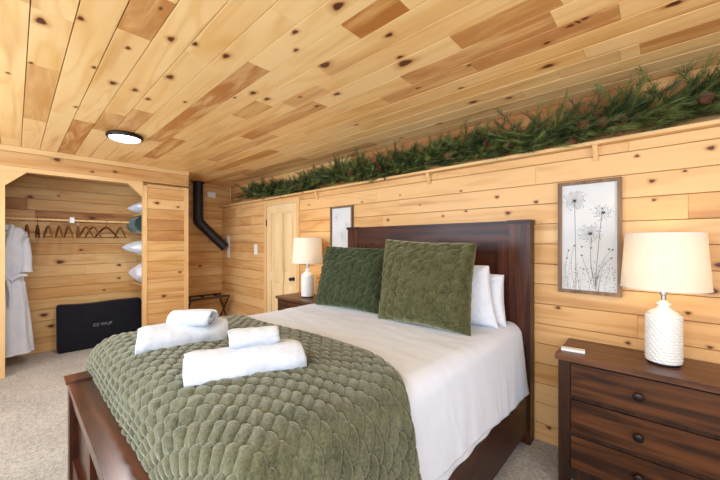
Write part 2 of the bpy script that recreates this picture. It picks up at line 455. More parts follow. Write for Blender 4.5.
# ledge board on top of the lower wall
struct(woodbox([(XL, XR, -.055, YU, LEDGE-.02, LEDGE)], 'trim_1', M['trim'], axis=0, r=.25, bevel=.003))
# left end wall (closet back and stovepipe alcove)
wl = Boards((XL, 0, 0), (0, 1, 0), (0, 0, 1), (1, 0, 0), 9, base=.5, spread=.8, darkp=.08)
wl.area(YF, -.79, 0, CEIL+.04, vref=-.02, lmin=1.0, lmax=3.2)
wl.base = .72; wl.area(-.79, YU, 0, CEIL+.04, vref=-.02, lmin=.6, lmax=2)
for (px, py, sz) in ((30, 198, 1.3), (60, 196, 1), (92, 218, 1.8), (60, 262, 1.8), (119, 265, 1.1), (81, 250, .9), (119, 278, .9), (44, 315, 1.6), (51, 326, 1.5), (104, 290, .8), (200, 266, 1.2), (207, 232, .9)):
    p = on(0, XL, px, py); wl.knot(p.y, p.z, .02*sz, .012*sz)
struct(wl.build('wall_left', M['closet'], back=.08))
# closet front: posts, panel, beam, braces
XC = -4.70; CT = 2.035; JY = -1.315; PY = -2.465; EY = -.79
pb = Boards((XC, 0, 0), (0, 1, 0), (0, 0, 1), (1, 0, 0), 21, base=.5, spread=.75, darkp=.14)
dk = [(-1.3, -.8, on(0, XC, 165, y).z, d) for y, d in ((226, .55), (238, .7), (210, .3))]
pb.area(JY+.045, EY-.05, 0, 2.06, vref=.02, force=dk, lmin=.9, lmax=2)
for (px, py, sz) in ((157, 203, 1.3), (180, 272, 1), (164, 296, 1.2), (178, 207, .8)):
    p = on(0, XC, px, py); pb.knot(p.y, p.z, .02*sz, .012*sz)
struct(pb.build('wall_closet_front', M['closet'], back=.05))
pb2 = Boards((XC, 0, 0), (0, 1, 0), (0, 0, 1), (1, 0, 0), 22, base=.45, spread=.6, darkp=.05)
pb2.area(YF, PY-.13, 0, 2.04, vref=.02)
struct(pb2.build('wall_closet_left', M['closet'], back=.05))
struct(woodbox([(XC-.055, XC+.012, EY-.05, EY, 0, 2.06)], 'trim_2', M['trim'], axis=2, r=.3))
struct(woodbox([(XC-.055, XC+.008, JY, JY+.045, 0, CT)], 'trim_3', M['trim'], axis=2, r=.25, seed=4))
struct(woodbox([(XC-.055, XC+.008, PY-.13, PY, 0, CT)], 'trim_4', M['trim'], axis=2, r=.3, seed=5))
struct(woodbox([(XC-.06, XC+.012, YF, JY, CT, CT+.045)], 'trim_5', M['trim'], axis=1, r=.3, seed=6))
bb = Boards((XC+.016, 0, 0), (0, 1, 0), (0, 0, 1), (1, 0, 0), 33, base=.5, spread=.2, darkp=0)
bb.board(YF, EY, CT+.045, 2.225, r=.62, dark=.22)
for (px, py, sz) in ((35, 153, 2), (57, 159, 1.4), (115, 172, 1), (92, 172, .8)):
    p = on(0, XC, px, py); bb.knot(p.y, p.z, .02*sz, .012*sz)
struct(bb.build('beam', M['closet'], back=.075)); bpy.data.objects['beam'].name = 'trim_6'
struct(woodbox([(XC-.06, XC+.03, YF, EY, 2.225, CEIL-.002)], 'trim_7', M['trim'], axis=1, r=.3, seed=8))
def brace(y0, y1, nm, seed):
    # a short 45 degree brace: long face on the beam side
    s_ = 1 if y1 > y0 else -1
    pts = [(XC-.03, y0, CT), (XC-.03, y0+s_*.15, CT), (XC-.03, y0, CT-.15)]
    struct(woodbox([lambda bm: prism(bm, pts, (.045, 0, 0))], nm, M['trim'], axis=1, r=.35, seed=seed, bevel=.001))
brace(PY, PY+.1, 'trim_8', 3); brace(JY, JY-.1, 'trim_9', 9)
# closet side wall behind the panel
ws = Boards((0, EY-.06, 0), (1, 0, 0), (0, 0, 1), (0, -1, 0), 41, base=.5, spread=.6)
ws.area(XL, XC-.055, 0, CEIL, vref=-.02)
struct(ws.build('wall_closet_side', M['closet'], back=.03))
# unseen sides of the room, so light bounces as it does there
WIN = [(-3.9, -1.7), (-.9, 1.3)]; W0, W1 = .85, 2.05
wr = Boards((XR, 0, 0), (0, 1, 0), (0, 0, 1), (-1, 0, 0), 51, base=.4, spread=.6)
RW0, RW1 = -3.6, -1.6  # opening for the added window
wr.area(YF, YU, 0, W0, vref=-.02); wr.area(YF, YU, W1, CEIL+.04, vref=-.02); wr.area(YF, RW0, W0, W1, vref=-.02); wr.area(RW1, YU, W0, W1, vref=-.02); struct(wr.build('wall_right', M['wall'], back=.06))
wf = Boards((0, YF, 0), (1, 0, 0), (0, 0, 1), (0, 1, 0), 52, base=.4, spread=.6)
wf.area(XL, XR, 0, W0, vref=-.02); wf.area(XL, XR, W1, CEIL+.04, vref=-.02)
for a, b in ((XL, WIN[0][0]), (WIN[0][1], WIN[1][0]), (WIN[1][1], XR)): wf.area(a, b, W0, W1, vref=-.02)
struct(wf.build('wall_front', M['wall'], back=.06))
for i, (a, b) in enumerate(WIN):
    w = struct(woodbox([(a, b, YF-.06, YF+.015, W0, W0+.05), (a, b, YF-.06, YF+.015, W1-.05, W1), (a, a+.05, YF-.06, YF+.015, W0, W1), (b-.05, b, YF-.06, YF+.015, W0, W1), ((a+b)/2-.025, (a+b)/2+.025, YF-.05, YF+.005, W0, W1)],
                       'window_%d' % (i+1), M['trim'], axis=2, r=.3, bevel=0))

struct(woodbox([(XR-.015, XR+.06, RW0, RW1, W0, W0+.05), (XR-.015, XR+.06, RW0, RW1, W1-.05, W1), (XR-.015, XR+.06, RW0, RW0+.05, W0, W1), (XR-.015, XR+.06, RW1-.05, RW1, W0, W1)], 'window_3', M['trim'], axis=2, r=.3, bevel=0))  # unseen window, added to carry a fill light for the ceiling
# ================================================================== DOOR
dr = struct(thing('door_1', 'knotty pine panel door', 'door', ((D0+D1)/2, 0, 0))); del dr['label']; del dr['category']
cx = (D0+D1)/2; hw = (D1-D0)/2
woodbox([(-hw-.005, -hw+.06, -.018, .0, 0, DT), (hw-.06, hw+.005, -.018, .0, 0, DT), (-hw+.06, hw-.06, -.018, .0, DT-.06, DT)], 'casing', M['trim'], dr, axis=2, r=.12, seed=12)
dw = hw-.065
bars = [(-dw, -dw+.10, -.012, .02, .01, DT-.065), (dw-.10, dw, -.012, .02, .01, DT-.065), (-.045, .045, -.0122, .02, .01, DT-.065),
        (-dw+.1, dw-.1, -.0118, .02, DT-.165, DT-.065), (-dw+.1, dw-.1, -.0118, .02, .80, .93), (-dw+.1, dw-.1, -.0118, .02, .01, .2)]
woodbox(bars, 'door_leaf', M['door'], dr, axis=2, r=.30, seed=14)
for sx in (-1, 1):
    a, b = sorted((sx*.045, sx*(dw-.1)))
    for z0, z1 in ((.2, .80), (.93, DT-.165)):
        def pan(bm, a=a, b=b, z0=z0, z1=z1):
            bx(bm, a, b, .009, .018, z0, z1); 
            v = [bm.verts.new((x, y, z)) for x, y, z in ((a+.012, .009, z0+.012), (b-.012, .009, z0+.012), (b-.012, .009, z1-.012), (a+.012, .009, z1-.012), (a+.035, -.004, z0+.035), (b-.035, -.004, z0+.035), (b-.035, -.004, z1-.035), (a+.035, -.004, z1-.035))]
            for f in ((0, 1, 5, 4), (1, 2, 6, 5), (2, 3, 7, 6), (3, 0, 4, 7), (4, 5, 6, 7), (3, 2, 1, 0)): bm.faces.new([v[i] for i in f])
        woodbox([pan], 'door_panel', M['door'], dr, axis=2, r=.22, seed=int(20+z0*10+sx), bevel=0)
bm = bmesh.new(); kx = dw-.05
R90 = Matrix.Rotation(pi/2, 4, 'X')
lathe(bm, [(.026, 0), (.026, .006), (.011, .009), (.011, .03), (.021, .036), (.025, .048), (.02, .060), (.008, .064)], 20)
bmesh.ops.transform(bm, matrix=Matrix.Translation((kx, -.012, .865)) @ R90, verts=bm.verts)
h = fin('door_knob', bm, M['black'], dr, True); h['label'] = 'round black door knob'
for z in (.25, 1.55):
    h = box('hinge', -hw+.056, -hw+.068, -.022, -.008, z, z+.09, M['bronze'], dr, .001)

# ================================================================== BED
BX0, BX1 = -2.31, -.62
BCX = (BX0+BX1)/2
bed = thing('bed', 'dark espresso wooden bed frame with tall panelled headboard and low footboard', 'bed', (BCX, -1.15, 0))
def L(x): return x-BCX
def bedbox(nm, x0, x1, y0, y1, z0, z1, m, bevel=.004): return box(nm, L(x0), L(x1), y0+1.15, y1+1.15, z0, z1, m, hb if nm not in ('side_rail',) and PAR is None else (PAR or bed), bevel)
def part(nm, boxes, m, parent=bed, bevel=.004):
    bm = bmesh.new()
    for (x0, x1, y0, y1, z0, z1) in boxes: bx(bm, L(x0), L(x1), y0+1.15, y1+1.15, z0, z1)
    return fin(nm, bm, m, parent, True, bevel)
HH = 1.475
hbp = part('headboard', [(BX0+.14, BX1-.14, -.075, -.03, .35, HH-.09)], M['bed_x'])
part('headboard_top_rail', [(BX0+.13, BX1-.13, -.10, -.02, HH-.16, HH-.018)], M['bed_x'], hbp)
part('headboard_cap', [(BX0+.13, BX1-.13, -.108, -.012, HH-.018, HH-.002)], M['bed_x'], hbp)
part('headboard_stile', [(BX0+.13, BX0+.22, -.092, -.025, .5, HH-.16)], M['bed_z'], hbp)
part('headboard_stile', [(BX1-.22, BX1-.13, -.092, -.025, .5, HH-.16)], M['bed_z'], hbp)
part('headboard_stile', [(BCX-.045, BCX+.045, -.092, -.025, .5, HH-.16)], M['bed_z'], hbp)
for a, b in ((BX0+.22, BCX-.045), (BCX+.045, BX1-.22)):     # raised bead round each recessed panel
    part('headboard_moulding', [(a, b, -.083, -.07, HH-.172, HH-.16), (a, a+.012, -.083, -.07, .5, HH-.172), (b-.012, b, -.083, -.07, .5, HH-.172)], M['bed_z'], hbp, .002)
for x0, x1, sgn in ((BX0, BX0+.135, 1), (BX1-.135, BX1, -1)):
    p = part('headboard_post', [(x0, x1, -.105, -.015, 0, HH-.02)], M['bed_z'])
    part('post_cap', [(x0-.008, x1+.004, -.115, -.008, HH-.02, HH+.002)], M['bed_x'], p)
FY = -2.203; FH = .6
part('footboard_cap', [(BX0-.024, BX1+.012, FY-.009, -2.112, FH-.028, FH)], M['bed_cap'], bevel=.008)
for x0 in (BX0, BX1-.075):
    fp = part('footboard_post', [(x0-.004, x0+.075, FY-.004, -2.125, 0, FH-.028)], M['bed_z']); part('post_cap', [(x0-.034, x0+.088, FY-.018, -2.105, FH-.004, FH+.010)], M['bed_cap'], fp, .003)
fbp = part('footboard', [(BX0+.075, BX1-.075, FY+.03, -2.135, .12, FH-.028)], M['bed_foot'])
part('footboard_rail', [(BX0+.075, BX1-.075, FY+.008, -2.13, FH-.115, FH-.028)], M['bed_foot'], fbp)
part('footboard_rail', [(BX0+.075, BX1-.075, FY+.008, -2.13, .1, .2)], M['bed_x'], fbp)
w3 = (BX1-BX0-.15)/3
for k in (1, 2): part('footboard_stile', [(BX0+.075+w3*k-.035, BX0+.075+w3*k+.035, FY+.010, -2.13, .2, FH-.115)], M['bed_z'], fbp)
for x0, x1 in ((BX0+.012, BX0+.045), (BX1-.045, BX1-.012)):
    part('side_rail', [(x0, x1, -2.125, -.10, .10, .355)], M['bed_y'])
mt = box('mattress', -2.215, -.71, -2.06, -.115, .30, .765, M['sheet'], None, .09, 6)
tag(mt, 'white mattress on the dark bed frame, under the sheet', 'mattress')

# ---- drape helper: rectangle with rounded shoulders
def drape(Sx, half, r, flare=.0):
    a = np.abs(Sx); sg = np.sign(Sx); arc = r*pi/2
    over = a-(half-r); th = np.clip(over/r, 0, pi/2)
    x = np.where(over <= 0, a, half-r+r*np.sin(th)); d = np.where(over <= 0, 0, r*(1-np.cos(th)))
    down = np.clip(over-arc, 0, None); d = d+down; x = x+down*flare
    return x*sg, d, np.where(over <= 0, 0, th), sg
MCX = -1.465
SHT = .795                                                          # top of the sheet
def vnoise(X, Y, sc, seed=0.0, Zv=0.0):
    out = np.empty(X.shape); xf = X.ravel(); yf = Y.ravel(); of = out.ravel()
    for i in range(len(xf)): of[i] = mnoise.noise(Vector((xf[i]*sc, yf[i]*sc, seed)))
    return of.reshape(X.shape)
# sheet / coverlet
ns_, nt_ = 210, 150
sw = np.linspace(-1.20, 1.20, ns_); tt = np.linspace(-.12, -1.75, nt_)
SS, TT = np.meshgrid(sw, tt, indexing='ij')
hemR = .415-.085*np.clip((-TT-.1)/1.2, 0, 1)                        # side drop shortens towards the foot
half = .80
lim = half+.036+hemR*.93+.006*np.sin(TT*9)
sc_ = np.where(np.abs(SS) > half-.08, (half-.08)+(np.abs(SS)-(half-.08))/(1.20-(half-.08))*(lim-(half-.08)), np.abs(SS))*np.sign(SS)
x, d, th, sg = drape(sc_, half, .085, .085)
n1 = vnoise(SS*1.0, TT, 3.0, 2.2); n2 = vnoise(SS, TT*3, 5.0, 7.7)
fold = np.clip(d/.42, 0, 1)**1.5
ruf = (np.sin(TT*34+n1*7)*.5+.5*np.sin(TT*75+n2*6)*np.clip(n2*2+.3,0,1))*.0045*fold
Z = SHT-d+n1*.007*(1-fold)+n2*.003*(1-fold)
endd = np.clip((TT+.16)/.05, 0, 1)*.0
gridmesh('sheet', MCX+x+sg*ruf+sg*fold*.01, TT, Z, M['sheet'])
sh = bpy.data.objects['sheet']; solid(sh, .008, 1); tag(sh, 'smooth white bed sheet hanging over the side of the mattress', 'bed sheet')
# white underlayer showing below the sheet hem on the near side
ns2, nt2 = 20, 120
sw2 = np.linspace(0, 1, ns2); tt2 = np.linspace(-.13, -2.05, nt2)
S2, T2 = np.meshgrid(sw2, tt2, indexing='ij')
X2 = -.662+.004*np.sin(T2*30)+S2*.022; Z2 = .55-S2*.20
u2 = gridmesh('bed_skirt', X2, T2, Z2, M['pillowcase']); solid(u2, .005, 1); tag(u2, 'white fitted lower sheet showing under the top sheet hem beside the dark rail', 'bed sheet')

# ---- scallop puffs
def scallop(A, B, w, h, R, soft):
    """A across, B towards the rounded tips; returns puff height, thicker towards each tip"""
    big_ = 1e9; j0 = np.floor(B/h)
    od = np.full(A.shape, big_); ob = np.zeros(A.shape); second = np.full(A.shape, big_); found = np.zeros(A.shape, bool)
    for dj in (-3, -2, -1, 0, 1, 2):                                 # lower rows lie on top
        j = j0+dj; off = np.where(np.mod(j, 2) == 0, 0, .5)*w
        i = np.round((A-off)/w); cy = j*h
        d0 = np.hypot(A-(i*w+off), B-cy)
        side = np.where(A-(i*w+off) > 0, 1, -1)
        d1 = np.hypot(A-((i+side)*w+off), B-cy)
        new = (d0 < R) & ~found
        second = np.where(~found & ~new, np.minimum(second, d0-R), second)     # margin to a covering lobe's rim
        second = np.where(new & (d1 < R), np.minimum(second, (d1-d0)/2), second)
        od = np.where(new, d0, od); ob = np.where(new, (B-cy)/R, ob); found |= new
    m = np.where(found, np.clip(np.minimum(R-od, second), 0, None), 0)
    return (1-np.exp(-m/soft))*(.62+.5*np.clip(ob, -.2, 1))
# quilt
nu, nv = 600, 380
half_q = .83
su = np.linspace(-1.27, 1.16, nu); tv = np.linspace(0, 1, nv)
SU, TV = np.meshgrid(su, tv, indexing='ij')
# head-side edge of the quilt: straight over the top, swinging footwards on the near side
edge = -1.305-.15*np.clip((SU-.45)/.40, 0, 1)**1.6+.02*np.sin(SU*5)-.05*np.clip((-SU-.6)/.4, 0, 1)
# along: from head edge to foot; foot end rounds down behind the footboard
YEND = -2.092; rf = .11
s_end = .36                                                          # length hanging behind the footboard
tot = (edge-(YEND+rf))+rf*pi/2+s_end-.11
tl = TV*tot                                                          # distance from the head edge
yl = edge-tl; over = np.clip((YEND+rf)-yl, 0, None); thf = np.clip(over/rf, 0, pi/2)
yq = np.where(over > 0, YEND+rf-rf*np.sin(thf), yl); df = rf*(1-np.cos(thf))+np.clip(over-rf*pi/2, 0, None)
xq, dq, thq, sgq = drape(SU, half_q, .13, .06)
xl_, dl_, tl2_, sl_ = drape(SU, .965, .34, .0)
lf = SU < 0; xq = np.where(lf, xl_, xq); dq = np.where(lf, dl_, dq); thq = np.where(lf, tl2_, thq)
xq = xq-np.where(SU < 0, 1, 0)*.35*np.clip(dq-.05, 0, .22)+np.where(SU > 0, 1, 0)*.10*np.clip(dq-.03, 0, 1)
big = vnoise(SU, TV*2, 2.2, 4.4)
puff = scallop(SU+.02*vnoise(SU, TV, 3, 9), -tl+.015*vnoise(SU, TV, 3, 19), .078, .034, .047, .006)
rough = vnoise(SU, tl, 26, 3.3)
amp = .019
edge_f = np.clip(tl/.03, 0, 1)*np.clip((su[-1]-SU)/.03, 0, 1)
H = .004+(puff*amp+rough*.0035)*(.15+.85*edge_f)
sag = (dq**3+df**3)**(1/3)
ztop = .805+.018*big+.012*np.cos(SU*1.6)
nx = np.sin(thq)*sgq*np.cos(thf); ny = -np.sin(thf); nz = np.cos(thq)*np.cos(thf)
hang = np.clip(dq/.4, 0, 1)
wav = .018*np.sin(yq*17+.6)*hang**1.3
q = gridmesh('quilt', MCX+xq+sgq*wav+nx*H, yq+ny*H, ztop-sag+nz*H, M['quilt'])
solid(q, .008, -1)
tag(q, 'sage green plush quilt with scalloped puffs across the foot of the bed', 'quilt')

# ================================================================== PILLOWS
def pillow(name, c4, th, m, n=90, quilted=False, pinch=.06, seed=0, amp=.027, flip=1, power=.42):
    """c4: bottom-left, bottom-right, top-right, top-left corners"""
    bl, br, tr, tl_ = [np.array(p, float) for p in c4]
    base = (bl+br)/2
    u = np.linspace(-1, 1, n); U, Vv = np.meshgrid(u, u, indexing='ij')
    # concentrate lines near the edges
    U = np.sin(U*pi/2); Vv = np.sin(Vv*pi/2)
    pu = U*(1-pinch*(1-Vv**2)); pv = Vv*(1-pinch*(1-U**2))
    a = (pu+1)/2; b = (pv+1)/2
    P = ((1-a)*(1-b))[..., None]*bl+(a*(1-b))[..., None]*br+(a*b)[..., None]*tr+((1-a)*b)[..., None]*tl_
    nrm = np.cross(br-bl, tl_-bl); nrm /= np.linalg.norm(nrm)
    T = th/2*(np.clip((1-U**2)*(1-Vv**2), 0, 1))**power
    w = np.linalg.norm(br-bl); h = np.linalg.norm(tl_-bl)
    res = []
    for s in (1, -1):
        nn = vnoise(U+seed, Vv, 1.6, seed+s); n2 = vnoise(U+seed, Vv, 5, seed+s+5)
        T2 = T*(1+.18*nn)+n2*.006*np.clip(T/(th/2)*2, 0, 1)
        if quilted:
            A = a*w; B = b*h; wob = .03*nn+.012*n2
            q_ = scallop(A*.8+B*.6+wob, -A*.6+B*.8+wob, .10, .050, .062, .009)
            T2 = T2+(q_*amp)*np.clip(T/(th/2)*2.2, 0, 1)
        res.append(P+s*flip*nrm*T2[..., None])
    F, Bk = res
    vs = []; fs = []; idx = -np.ones((2, n, n), int)
    for s in range(2):
        for i in range(n):
            for j in range(n):
                if s == 1 and (i in (0, n-1) or j in (0, n-1)): idx[1, i, j] = idx[0, i, j]; continue
                idx[s, i, j] = len(vs); vs.append(res[s][i, j])
    for i in range(n-1):
        for j in range(n-1):
            fs.append((idx[0, i, j], idx[0, i+1, j], idx[0, i+1, j+1], idx[0, i, j+1]))
            fs.append((idx[1, i, j], idx[1, i, j+1], idx[1, i+1, j+1], idx[1, i+1, j]))
    me = bpy.data.meshes.new(name); me.from_pydata([(v-base).tolist() for v in vs], [], [[int(k) for k in f] for f in fs]); me.update()
    if flip < 0: me.flip_normals()
    o = link(name, me, m, None, True); o.location = base.tolist()
    return o
def onc(px, py, y): p = on(1, y, px, py); return (p.x, p.y, p.z)
zb = SHT-.005
def onz(px, py, z): p = on(2, z, px, py); return (p.x, p.y, p.z)
g_p = 'green throw pillows'
p = pillow('throw_pillow', [onz(378, 319, zb), onz(471, 337, zb), onc(477, 243, -.50), onc(386, 239, -.49)], .19, M['velvet'], 110, True, .055, 3)
tag(p, 'olive green quilted velvet pillow standing in front, nearer the bedside with the textured lamp', 'pillow')
p = pillow('throw_pillow', [onz(315, 305, zb), (-1.50, -.56, zb), onc(391, 249, -.36), onc(327, 246, -.42)], .18, M['velvet_dark'], 110, True, .055, 8)
tag(p, 'dark green quilted velvet pillow on the far side, partly behind the olive one', 'pillow')
p = pillow('bed_pillow', [(-1.42, -.43, zb), onz(499, 329, zb), onc(489, 266, -.30), (-1.40, -.27, 1.17)], .21, M['pillowcase'], 60, False, .04, 5, power=.32)
tag(p, 'white pillow peeking out directly behind the olive pillow, the front one of two', 'pillow')
p = pillow('bed_pillow', [(-1.42, -.25, zb), (-.72, -.25, zb), onc(504, 275, -.17), (-1.40, -.17, 1.14)], .17, M['pillowcase'], 60, False, .04, 6, power=.32)
tag(p, 'white pillow against the headboard, showing past the edge of the front white one', 'pillow')

# ================================================================== TOWELS
def towel(name, c, length, rad, ang, seed, label, grp, turns=3.2, flat=.82, slump=.012):
    """a rolled towel: spiral section swept along its axis, both ends showing the roll"""
    root = thing(name, label, 'towel', c, ang, grp)
    n = 150; m_ = 70; tk = rad*.86/turns
    th = np.linspace(0, turns*2*pi, n); r = rad*.10+(rad*.9)*(th/(turns*2*pi))**.9
    xs = np.linspace(-length/2, length/2, m_)
    XS, TH = np.meshgrid(xs, th, indexing='ij'); RR = np.broadcast_to(r, XS.shape)
    e = np.abs(XS)/(length/2)
    rr = RR*(1-.16*np.clip((e-.75)/.25, 0, 1)**2.2)
    lump = vnoise(XS*9+seed, np.cos(TH)*1.2+np.sin(TH)*.8, 1.2, seed)
    l2 = vnoise(XS*40+seed, TH*2.5, 1, seed+3)
    rr = rr*(1+.13*lump)+l2*.002
    ph0 = -1.9+.12*np.sin(XS*8+seed)
    Y = rr*np.cos(TH+ph0)*1.12; Zz = rr*np.sin(TH+ph0)*flat
    Zz = np.maximum(Zz, -rad*flat*.86)
    XX = XS+np.sign(XS)*(.012*(1-RR/rad)*-1)*np.clip((e-.9)/.1, 0, 1)+.006*np.sin(TH*1.3+seed)*np.clip((e-.7)/.3, 0, 1)
    o = gridmesh('towel_roll', XX, Y, Zz+rad*flat*.86, M['towel'], root); solid(o, tk*.5, -1)
    # loose outer flap edge lying at the foot of the roll
    return root
def rest(px0, py0, px1, py1, z):
    a = on(2, z, px0, py0); b = on(2, z, px1, py1); return a, b
ZQ = .818
def place_towel(name, p0, p1, rad, zaxis, zbase, seed, label, grp, **kw):
    a = on(2, zaxis, *p0); b = on(2, zaxis, *p1); d = b-a; c = (a+b)/2
    towel(name, (c.x, c.y, zbase), d.length, rad, math.atan2(d.y, d.x), seed, label, grp, **kw)
    return c, d
gt = 'rolled white towels on the quilt'
place_towel('bath_towel', (138, 340), (225, 328), .082, ZQ+.06, ZQ-.004, 1.3, 'thick white rolled bath towel lying on the quilt farther away, toward the closet', gt, turns=2.4)
place_towel('bath_towel', (186, 368), (301, 352), .078, ZQ+.06, ZQ-.004, 4.1, 'long white rolled bath towel lying nearest the camera on the quilt', gt, turns=2.4)
place_towel('hand_towel', (172, 318), (212, 318), .044, ZQ+.14, ZQ+.106, 7.7, 'small white rolled cloth on top of the farther bath towel', 'small rolled cloths on the towels', turns=2.4, flat=.95)
place_towel('hand_towel', (230, 337), (278, 331), .042, ZQ+.15, ZQ+.112, 9.2, 'small white rolled cloth on top of the nearer long bath towel', 'small rolled cloths on the towels', turns=2.4)

# ================================================================== NIGHTSTANDS
def nightstand(x0, label):
    W, Dp, Hh = .69, .37, .725
    r = thing('nightstand', label, 'nightstand', (x0+W/2, -.21, 0), 0, None)
    w = W/2-.012; yb, yf = .185, -.165                               # local y: back, front of the carcass
    def nb(nm, bs, m, par=r, bev=.003):
        bm = bmesh.new()
        for b in bs: bx(bm, *b)
        return fin(nm, bm, m, par, True, bev)
    nb('top', [(-W/2, W/2, yf-.022, yb+.01, Hh-.028, Hh)], M['ns_top'], bev=.004)
    nb('carcass', [(-w+.002, w-.002, yf+.012, yb, .07, Hh-.028)], M['ns_body'])
    nb('face_frame', [(-w, -w+.055, yf, yf+.02, .0, Hh-.028), (w-.055, w, yf, yf+.02, .0, Hh-.028), (-w+.055, w-.055, yf, yf+.02, .688, Hh-.028),
                      (-w+.055, w-.055, yf, yf+.02, .496, .514), (-w+.055, w-.055, yf, yf+.02, .306, .324), (-w+.055, w-.055, yf, yf+.02, .07, .133)], M['ns_body'], bev=.002)
    for sx in (-1, 1):
        a, b = sorted((sx*w, sx*(w-.05))); nb('leg', [(a, b, yb-.05, yb, 0, .07)], M['ns_body'])
    for z0, z1 in ((.517, .685), (.327, .493), (.136, .303)):
        d = nb('drawer', [(-w+.06, w-.06, yf-.006, yf+.014, z0, z1)], M['ns_drawer'], bev=.006)
        # incised border round the drawer front
        bm = bmesh.new()
        lathe(bm, [(.011, 0), (.009, .008), (.008, .014), (.017, .02), (.021, .027), (.019, .034), (.010, .038)], 22)
        bmesh.ops.transform(bm, matrix=Matrix.Translation((0, yf-.006, (z0+z1)/2)) @ R90, verts=bm.verts)
        fin('knob', bm, M['bronze'], d, True)
    return r
nsr = nightstand(-.42, 'dark walnut three-drawer nightstand under the framed dandelion print, beside the near side of the bed')
nsl = nightstand(-3.17, 'dark nightstand between the pine door and the far side of the bed')

# ================================================================== LAMPS
def lamp(x, y, z, label):
    r = thing('table_lamp', label, 'lamp', (x, y, z), 0, None)
    # woven ceramic body
    nz, nk = 96, 160
    zz = np.linspace(.012, .250, nz); kk = np.arange(nk)*2*pi/nk
    ZZ, KK = np.meshgrid(zz, kk, indexing='ij')
    row = np.floor((ZZ-.012)/.0138); ph = np.where(row % 2 == 0, 0, pi/1)
    f = (ZZ-.012)/.0138-row
    wv = np.abs(np.cos(KK*9+ph*.5+f*2.2))**.7*np.sin(pi*f)**.6
    sh_ = 1-.12*np.clip((ZZ-.233)/.02, 0, 1)**2-.05*np.clip((.03-ZZ)/.02, 0, 1)
    RR = (.066+.0055*wv)*sh_
    body = gridmesh('lamp_base', RR*np.cos(KK), RR*np.sin(KK), ZZ, M['base'], r, closev=True, caps=True)
    body['label'] = 'white ceramic base with raised woven texture'
    bm = bmesh.new(); lathe(bm, [(.058, .0), (.062, .003), (.062, .012), (.058, .014)], 40); fin('foot', bm, M['bronze'], r, True)
    bm = bmesh.new(); lathe(bm, [(.060, .248), (.056, .256), (.042, .266), (.030, .274), (.023, .284), (.021, .292), (.028, .294), (.028, .302), (.018, .306), (.012, .315)], 36); fin('neck', bm, M['base'], r, True)
    bm = bmesh.new(); lathe(bm, [(.010, .313), (.010, .34), (.016, .345), (.016, .385)], 16); fin('socket', bm, M['chrome'], r, True)
    bm = bmesh.new(); lathe(bm, [(.012, .385), (.020, .40), (.029, .425), (.030, .445), (.022, .465), (.008, .475)], 20); fin('bulb', bm, M['bulb'], r, True)
    # shade: open frustum with thickness, plus rolled rims
    bm = bmesh.new(); N_ = 64
    lathe(bm, [(.168, .375), (.150, .65)], N_, capb=False, capt=False); lathe(bm, [(.1655, .375), (.1475, .65)], N_, capb=False, capt=False)
    bm.verts.ensure_lookup_table()
    for k in range(N_):
        a, b = k, (k+1) % N_
        bm.faces.new([bm.verts[i] for i in (a, 2*N_+a, 2*N_+b, b)]); bm.faces.new([bm.verts[i] for i in (N_+b, 3*N_+b, 3*N_+a, N_+a)])
    s = fin('lamp_shade', bm, M['shade'], r, True); s['label'] = 'off white tapered drum shade, lit from inside'
    for rr, zz_ in ((.1685, .377), (.1505, .648)):
        bm = bmesh.new(); tube(bm, [(rr*cos(t*2*pi/48), rr*sin(t*2*pi/48), zz_) for t in range(49)], .0022, 6, False)
        fin('shade_rim', bm, M['base'], s, True)
    bm = bmesh.new()
    for a in range(3):
        t = a*2*pi/3; tube(bm, [(.012*cos(t), .012*sin(t), .60), (.148*cos(t), .148*sin(t), .635)], .0015, 5)
    tube(bm, [(.0, -.02, .36), (0, -.045, .40), (0, -.045, .52), (0, -.01, .60), (0, .01, .60), (0, .045, .52), (0, .045, .40), (0, .02, .36)], .0015, 5)
    fin('harp', bm, M['chrome'], r, True)
    ld = bpy.data.lights.new('lamp_light', 'POINT'); ld.energy = LAMP_W; ld.color = (1, .80, .56); ld.shadow_soft_size = .035
    lo = bpy.data.objects.new('lamp_light', ld); COL.objects.link(lo); lo.parent = r; lo.location = (0, 0, .50)
    return r
LAMP_W = 1.8
lamp(.012, -.195, .725, 'lit table lamp with woven white base under the dandelion print side, on the near nightstand')
lamp(-2.84, -.20, .725, 'lit white table lamp on the far nightstand, beside the pine door')
# card on the near nightstand
a = onz(573, 350, .73)
t = thing('card', 'small white printed card lying on the near nightstand top, at its bed-side edge', 'card', (a[0], a[1], .7255), radians(8))
box('card_stock', -.055, .055, -.022, .022, 0, .012, M['card'], t, .001, 1)
bm = bmesh.new()
for k in range(3): bx(bm, -.035, .035-.01*k, .008-k*.009, .0105-k*.009, .0121, .0124)
fin('printing', bm, M['ink_pale'], t)

